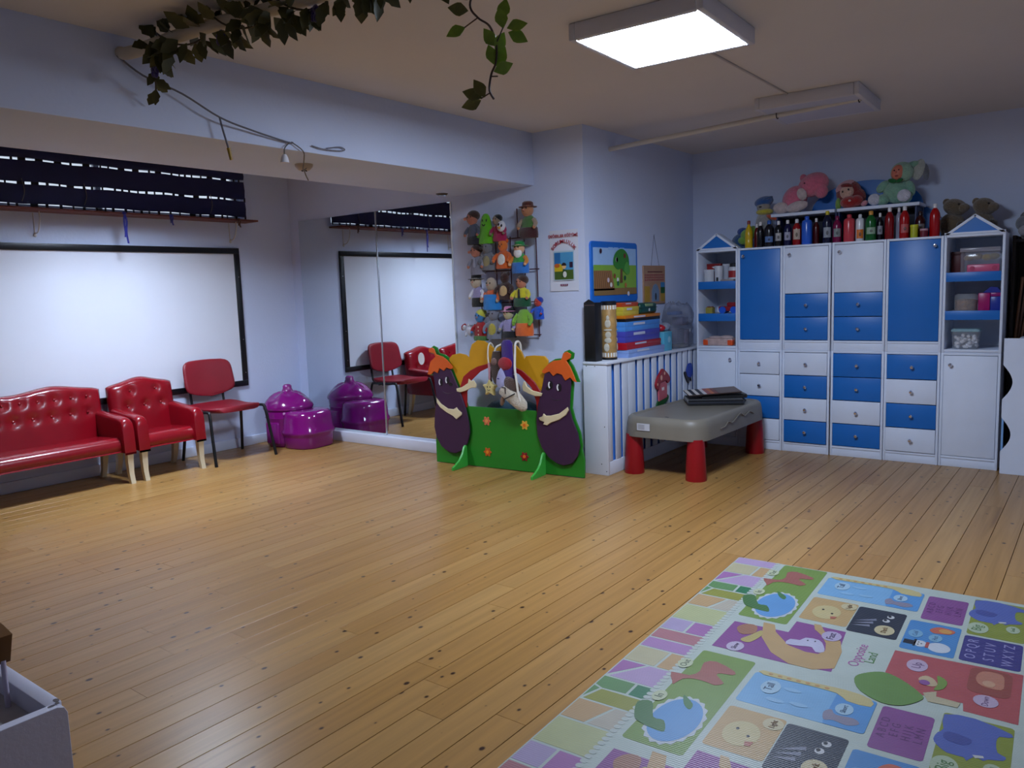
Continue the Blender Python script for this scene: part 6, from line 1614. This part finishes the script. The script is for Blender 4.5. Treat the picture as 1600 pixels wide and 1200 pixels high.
    word('Opposite', 0.706, 0.815, 0.050, (190, 96, 170), v0, 1); word('Land', 0.748, 0.815, 0.046, (90, 150, 64), v0, 1)
    # letters
    I('picture_panel', rr4(0.840, 0.982, 0.118, 0.376), 0, (146, 76, 150))
    for k, s in enumerate(('A B C D', 'E F G', 'H I J K', 'L M N')): word(s, 0.862 + 0.032 * k, 0.245, 0.034, (98, 44, 108), v0, 1)
    I('picture_panel', rr4(0.998, 1.178, 0.452, 0.678), 0, (62, 56, 138))
    for k, s in enumerate(('O P Q R', 'S T U V', 'W X Y Z')): word(s, 1.030 + 0.055 * k, 0.565, 0.048, (166, 160, 214), v0, 1)
    # elephant
    I('picture_panel', rr4(1.0, 1.180, 0.065, 0.436), 0, (150, 162, 46)); I('elephant', [(1.002, 0.079), (1.082, 0.061), (1.174, 0.101), (1.169, 0.125), (1.146, 0.132), (1.14, 0.165), (1.146, 0.222), (1.166, 0.236), (1.162, 0.258), (1.127, 0.273), (1.117, 0.286), (1.096, 0.276), (1.079, 0.309), (1.072, 0.294), (1.031, 0.293), (1.002, 0.264), (0.991, 0.236), (0.997, 0.196), (1.009, 0.167)], 1, (82, 104, 190), 2)
    I('elephant_ear', [(1.012, 0.194), (1.031, 0.175), (1.083, 0.192), (1.066, 0.231), (1.021, 0.224)], 2, (66, 80, 164), 3)
    I('tusk', [(1.09, 0.27), (1.115, 0.262), (1.118, 0.272), (1.098, 0.284)], 2, (216, 216, 210))
    I('speech_bubble', ring2(1.032, 0.365, 0.034, 0.052, 22), 2, (190, 206, 170)); word('Big', 1.030, 0.365, 0.046, (84, 130, 60), v0, 3)
    I('speech_bubble', ring2(1.141, 0.325, 0.022, 0.034, 20), 2, (190, 206, 170)); word('Small', 1.141, 0.325, 0.018, (84, 130, 60), v0, 3)
    # hot and cold
    I('picture_panel', rr4(0.812, 0.984, 0.405, 0.682), 0, (50, 140, 208))
    I('snowman_hat', [(0.818, 0.595), (0.850, 0.595), (0.850, 0.580), (0.858, 0.580), (0.858, 0.642), (0.850, 0.642), (0.850, 0.632), (0.818, 0.632)], 1, (40, 44, 56)); I('snowman_head', ring2(0.872, 0.612, 0.020, 0.028, 18), 1, (222, 226, 230)); I('snowman_body', ring2(0.932, 0.618, 0.036, 0.042, 22), 1, (216, 222, 230)); I('snowman_scarf', rr4(0.889, 0.900, 0.588, 0.638, 0.003), 2, (190, 70, 56))
    for u, v in ((0.866, 0.602), (0.866, 0.622), (0.876, 0.612)): I('coal', ring2(u, v, 0.003, 0.004, 8), 2, INKD)
    I('flame', [(0.885, 0.470), (0.905, 0.435), (0.93, 0.43), (0.966, 0.445), (0.955, 0.48), (0.925, 0.49), (0.90, 0.495)], 1, (214, 92, 50), 3); I('flame', ring2(0.936, 0.462, 0.022, 0.020, 16), 2, (226, 160, 50))
    I('speech_bubble', ring2(0.846, 0.53, 0.024, 0.036, 20), 2, (120, 180, 216)); word('Cold', 0.846, 0.53, 0.022, (40, 80, 130), v0, 3)
    I('speech_bubble', ring2(0.912, 0.54, 0.022, 0.034, 20), 2, (130, 186, 216)); word('Hot', 0.912, 0.54, 0.024, (40, 80, 130), v0, 3)
    # up and down
    I('picture_panel', [(0.806, 0.712), (1.187, 0.695), (1.187, 1.045), (1.046, 1.040), (1.041, 0.990), (0.93, 1.0), (0.806, 0.90)], 0, (192, 76, 78)); I('burrow', rr4(1.04, 1.16, 0.71, 0.90, 0.03), 1, (164, 74, 60))
    I('tree_top', [(0.729, 1.0), (0.745, 0.95), (0.80, 0.905), (0.86, 0.93), (0.92, 0.99), (0.935, 1.03), (0.89, 1.10), (0.83, 1.115), (0.76, 1.07)], 3, (112, 156, 66), 3)
    I('branch', [(0.93, 0.985), (0.965, 0.955), (0.968, 0.99), (1.035, 0.995), (1.03, 1.03), (0.95, 1.035)], 2, (204, 190, 150))
    I('gnome', [(0.905, 0.897), (0.921, 0.861), (0.947, 0.873), (0.962, 0.912), (0.936, 0.93)], 2, (214, 186, 140), 3); I('gnome_coat', ring2(0.925, 0.912, 0.016, 0.018, 14), 3, (150, 84, 160)); I('gnome_bag', [(0.954, 0.841), (0.985, 0.869), (0.981, 0.926), (0.956, 0.949), (0.962, 0.90)], 2, (130, 164, 60), 3)
    I('mole', [(1.06, 0.796), (1.075, 0.735), (1.129, 0.732), (1.139, 0.793), (1.133, 0.845), (1.08, 0.842)], 2, (206, 130, 98), 3); I('mole_face', ring2(1.098, 0.82, 0.018, 0.022, 14), 3, (220, 166, 126))
    I('speech_bubble', ring2(0.888, 0.797, 0.032, 0.048, 22), 2, (206, 180, 206)); word('Up', 0.888, 0.797, 0.040, (110, 70, 120), v0, 3)
    I('speech_bubble', ring2(1.098, 0.944, 0.034, 0.040, 22), 2, (206, 180, 206)); word('Down', 1.098, 0.944, 0.026, (110, 70, 120), v0, 3)

# ================================================================== NEAR LEFT CORNER: white tray table
t = thing('white_tray_table', 'white chipped wooden tray table at the lower left corner', 'table', (-1.80, 0.69, 0))
TW = paint((206, 206, 222)); HT = 0.45
def rim(name, x0, x1, y0, y1):
    mb = MB(); mb.bx(x0, x1, y0, y1, 0.0, HT, 0.004); mb.build(name, TW, t)
TS = mat((128, 122, 132), rough=0.6, var=0.04)
mb = MB(); mb.prism([(-0.90, 0.0), (0, 0), (0, HT - 0.02), (-0.006, HT - 0.006), (-0.02, HT), (-0.90, HT)], 0.024, T(-0.024, 0, 0) @ SIDE, b=0.001); mb.build('side_board', TW, t)
rim('end_board', -0.90, -0.025, -0.034, 0.0)
rim('side_board', -0.925, -0.901, -0.90, 0.0)
rim('end_board', -0.90, -0.025, -0.90, -0.876)
mb = MB(); mb.bx(-0.90, -0.025, -0.875, -0.035, HT - 0.055, HT - 0.045); mb.build('tray_floor', mat((176, 176, 178), rough=0.5, var=0.2, scale=9), t)
for k, p in enumerate(((-0.020, -0.012, 0.006, 0.004), (-0.035, -0.008, 0.010, 0.006), (-0.016, -0.026, 0.005, 0.008))):
    mb = MB(); mb.prism(ring2(p[0], p[1], p[2], p[3], 9), 0.0006, T(0, 0, HT)); mb.build('paint_chip', mat((104, 100, 104)), t)
t = thing('brown_card', 'brown folded card on a thin white stick in the tray table', 'card', (-1.995, 0.640, HT - 0.0445))
mb = MB(); mb.cyl((0, 0, 0.0), (0, 0, 0.112), 0.006, n=10); mb.build('stick', plastic((190, 180, 200)), t)
mb = MB(); mb.prism([(-0.14, 0.115), (0.0, 0.105), (0.03, 0.178), (-0.02, 0.188), (-0.14, 0.195)], 0.03, T(0, 0.015, 0) @ FRONT, b=0.002); mb.build('card', mat((112, 72, 20), rough=0.6), t)
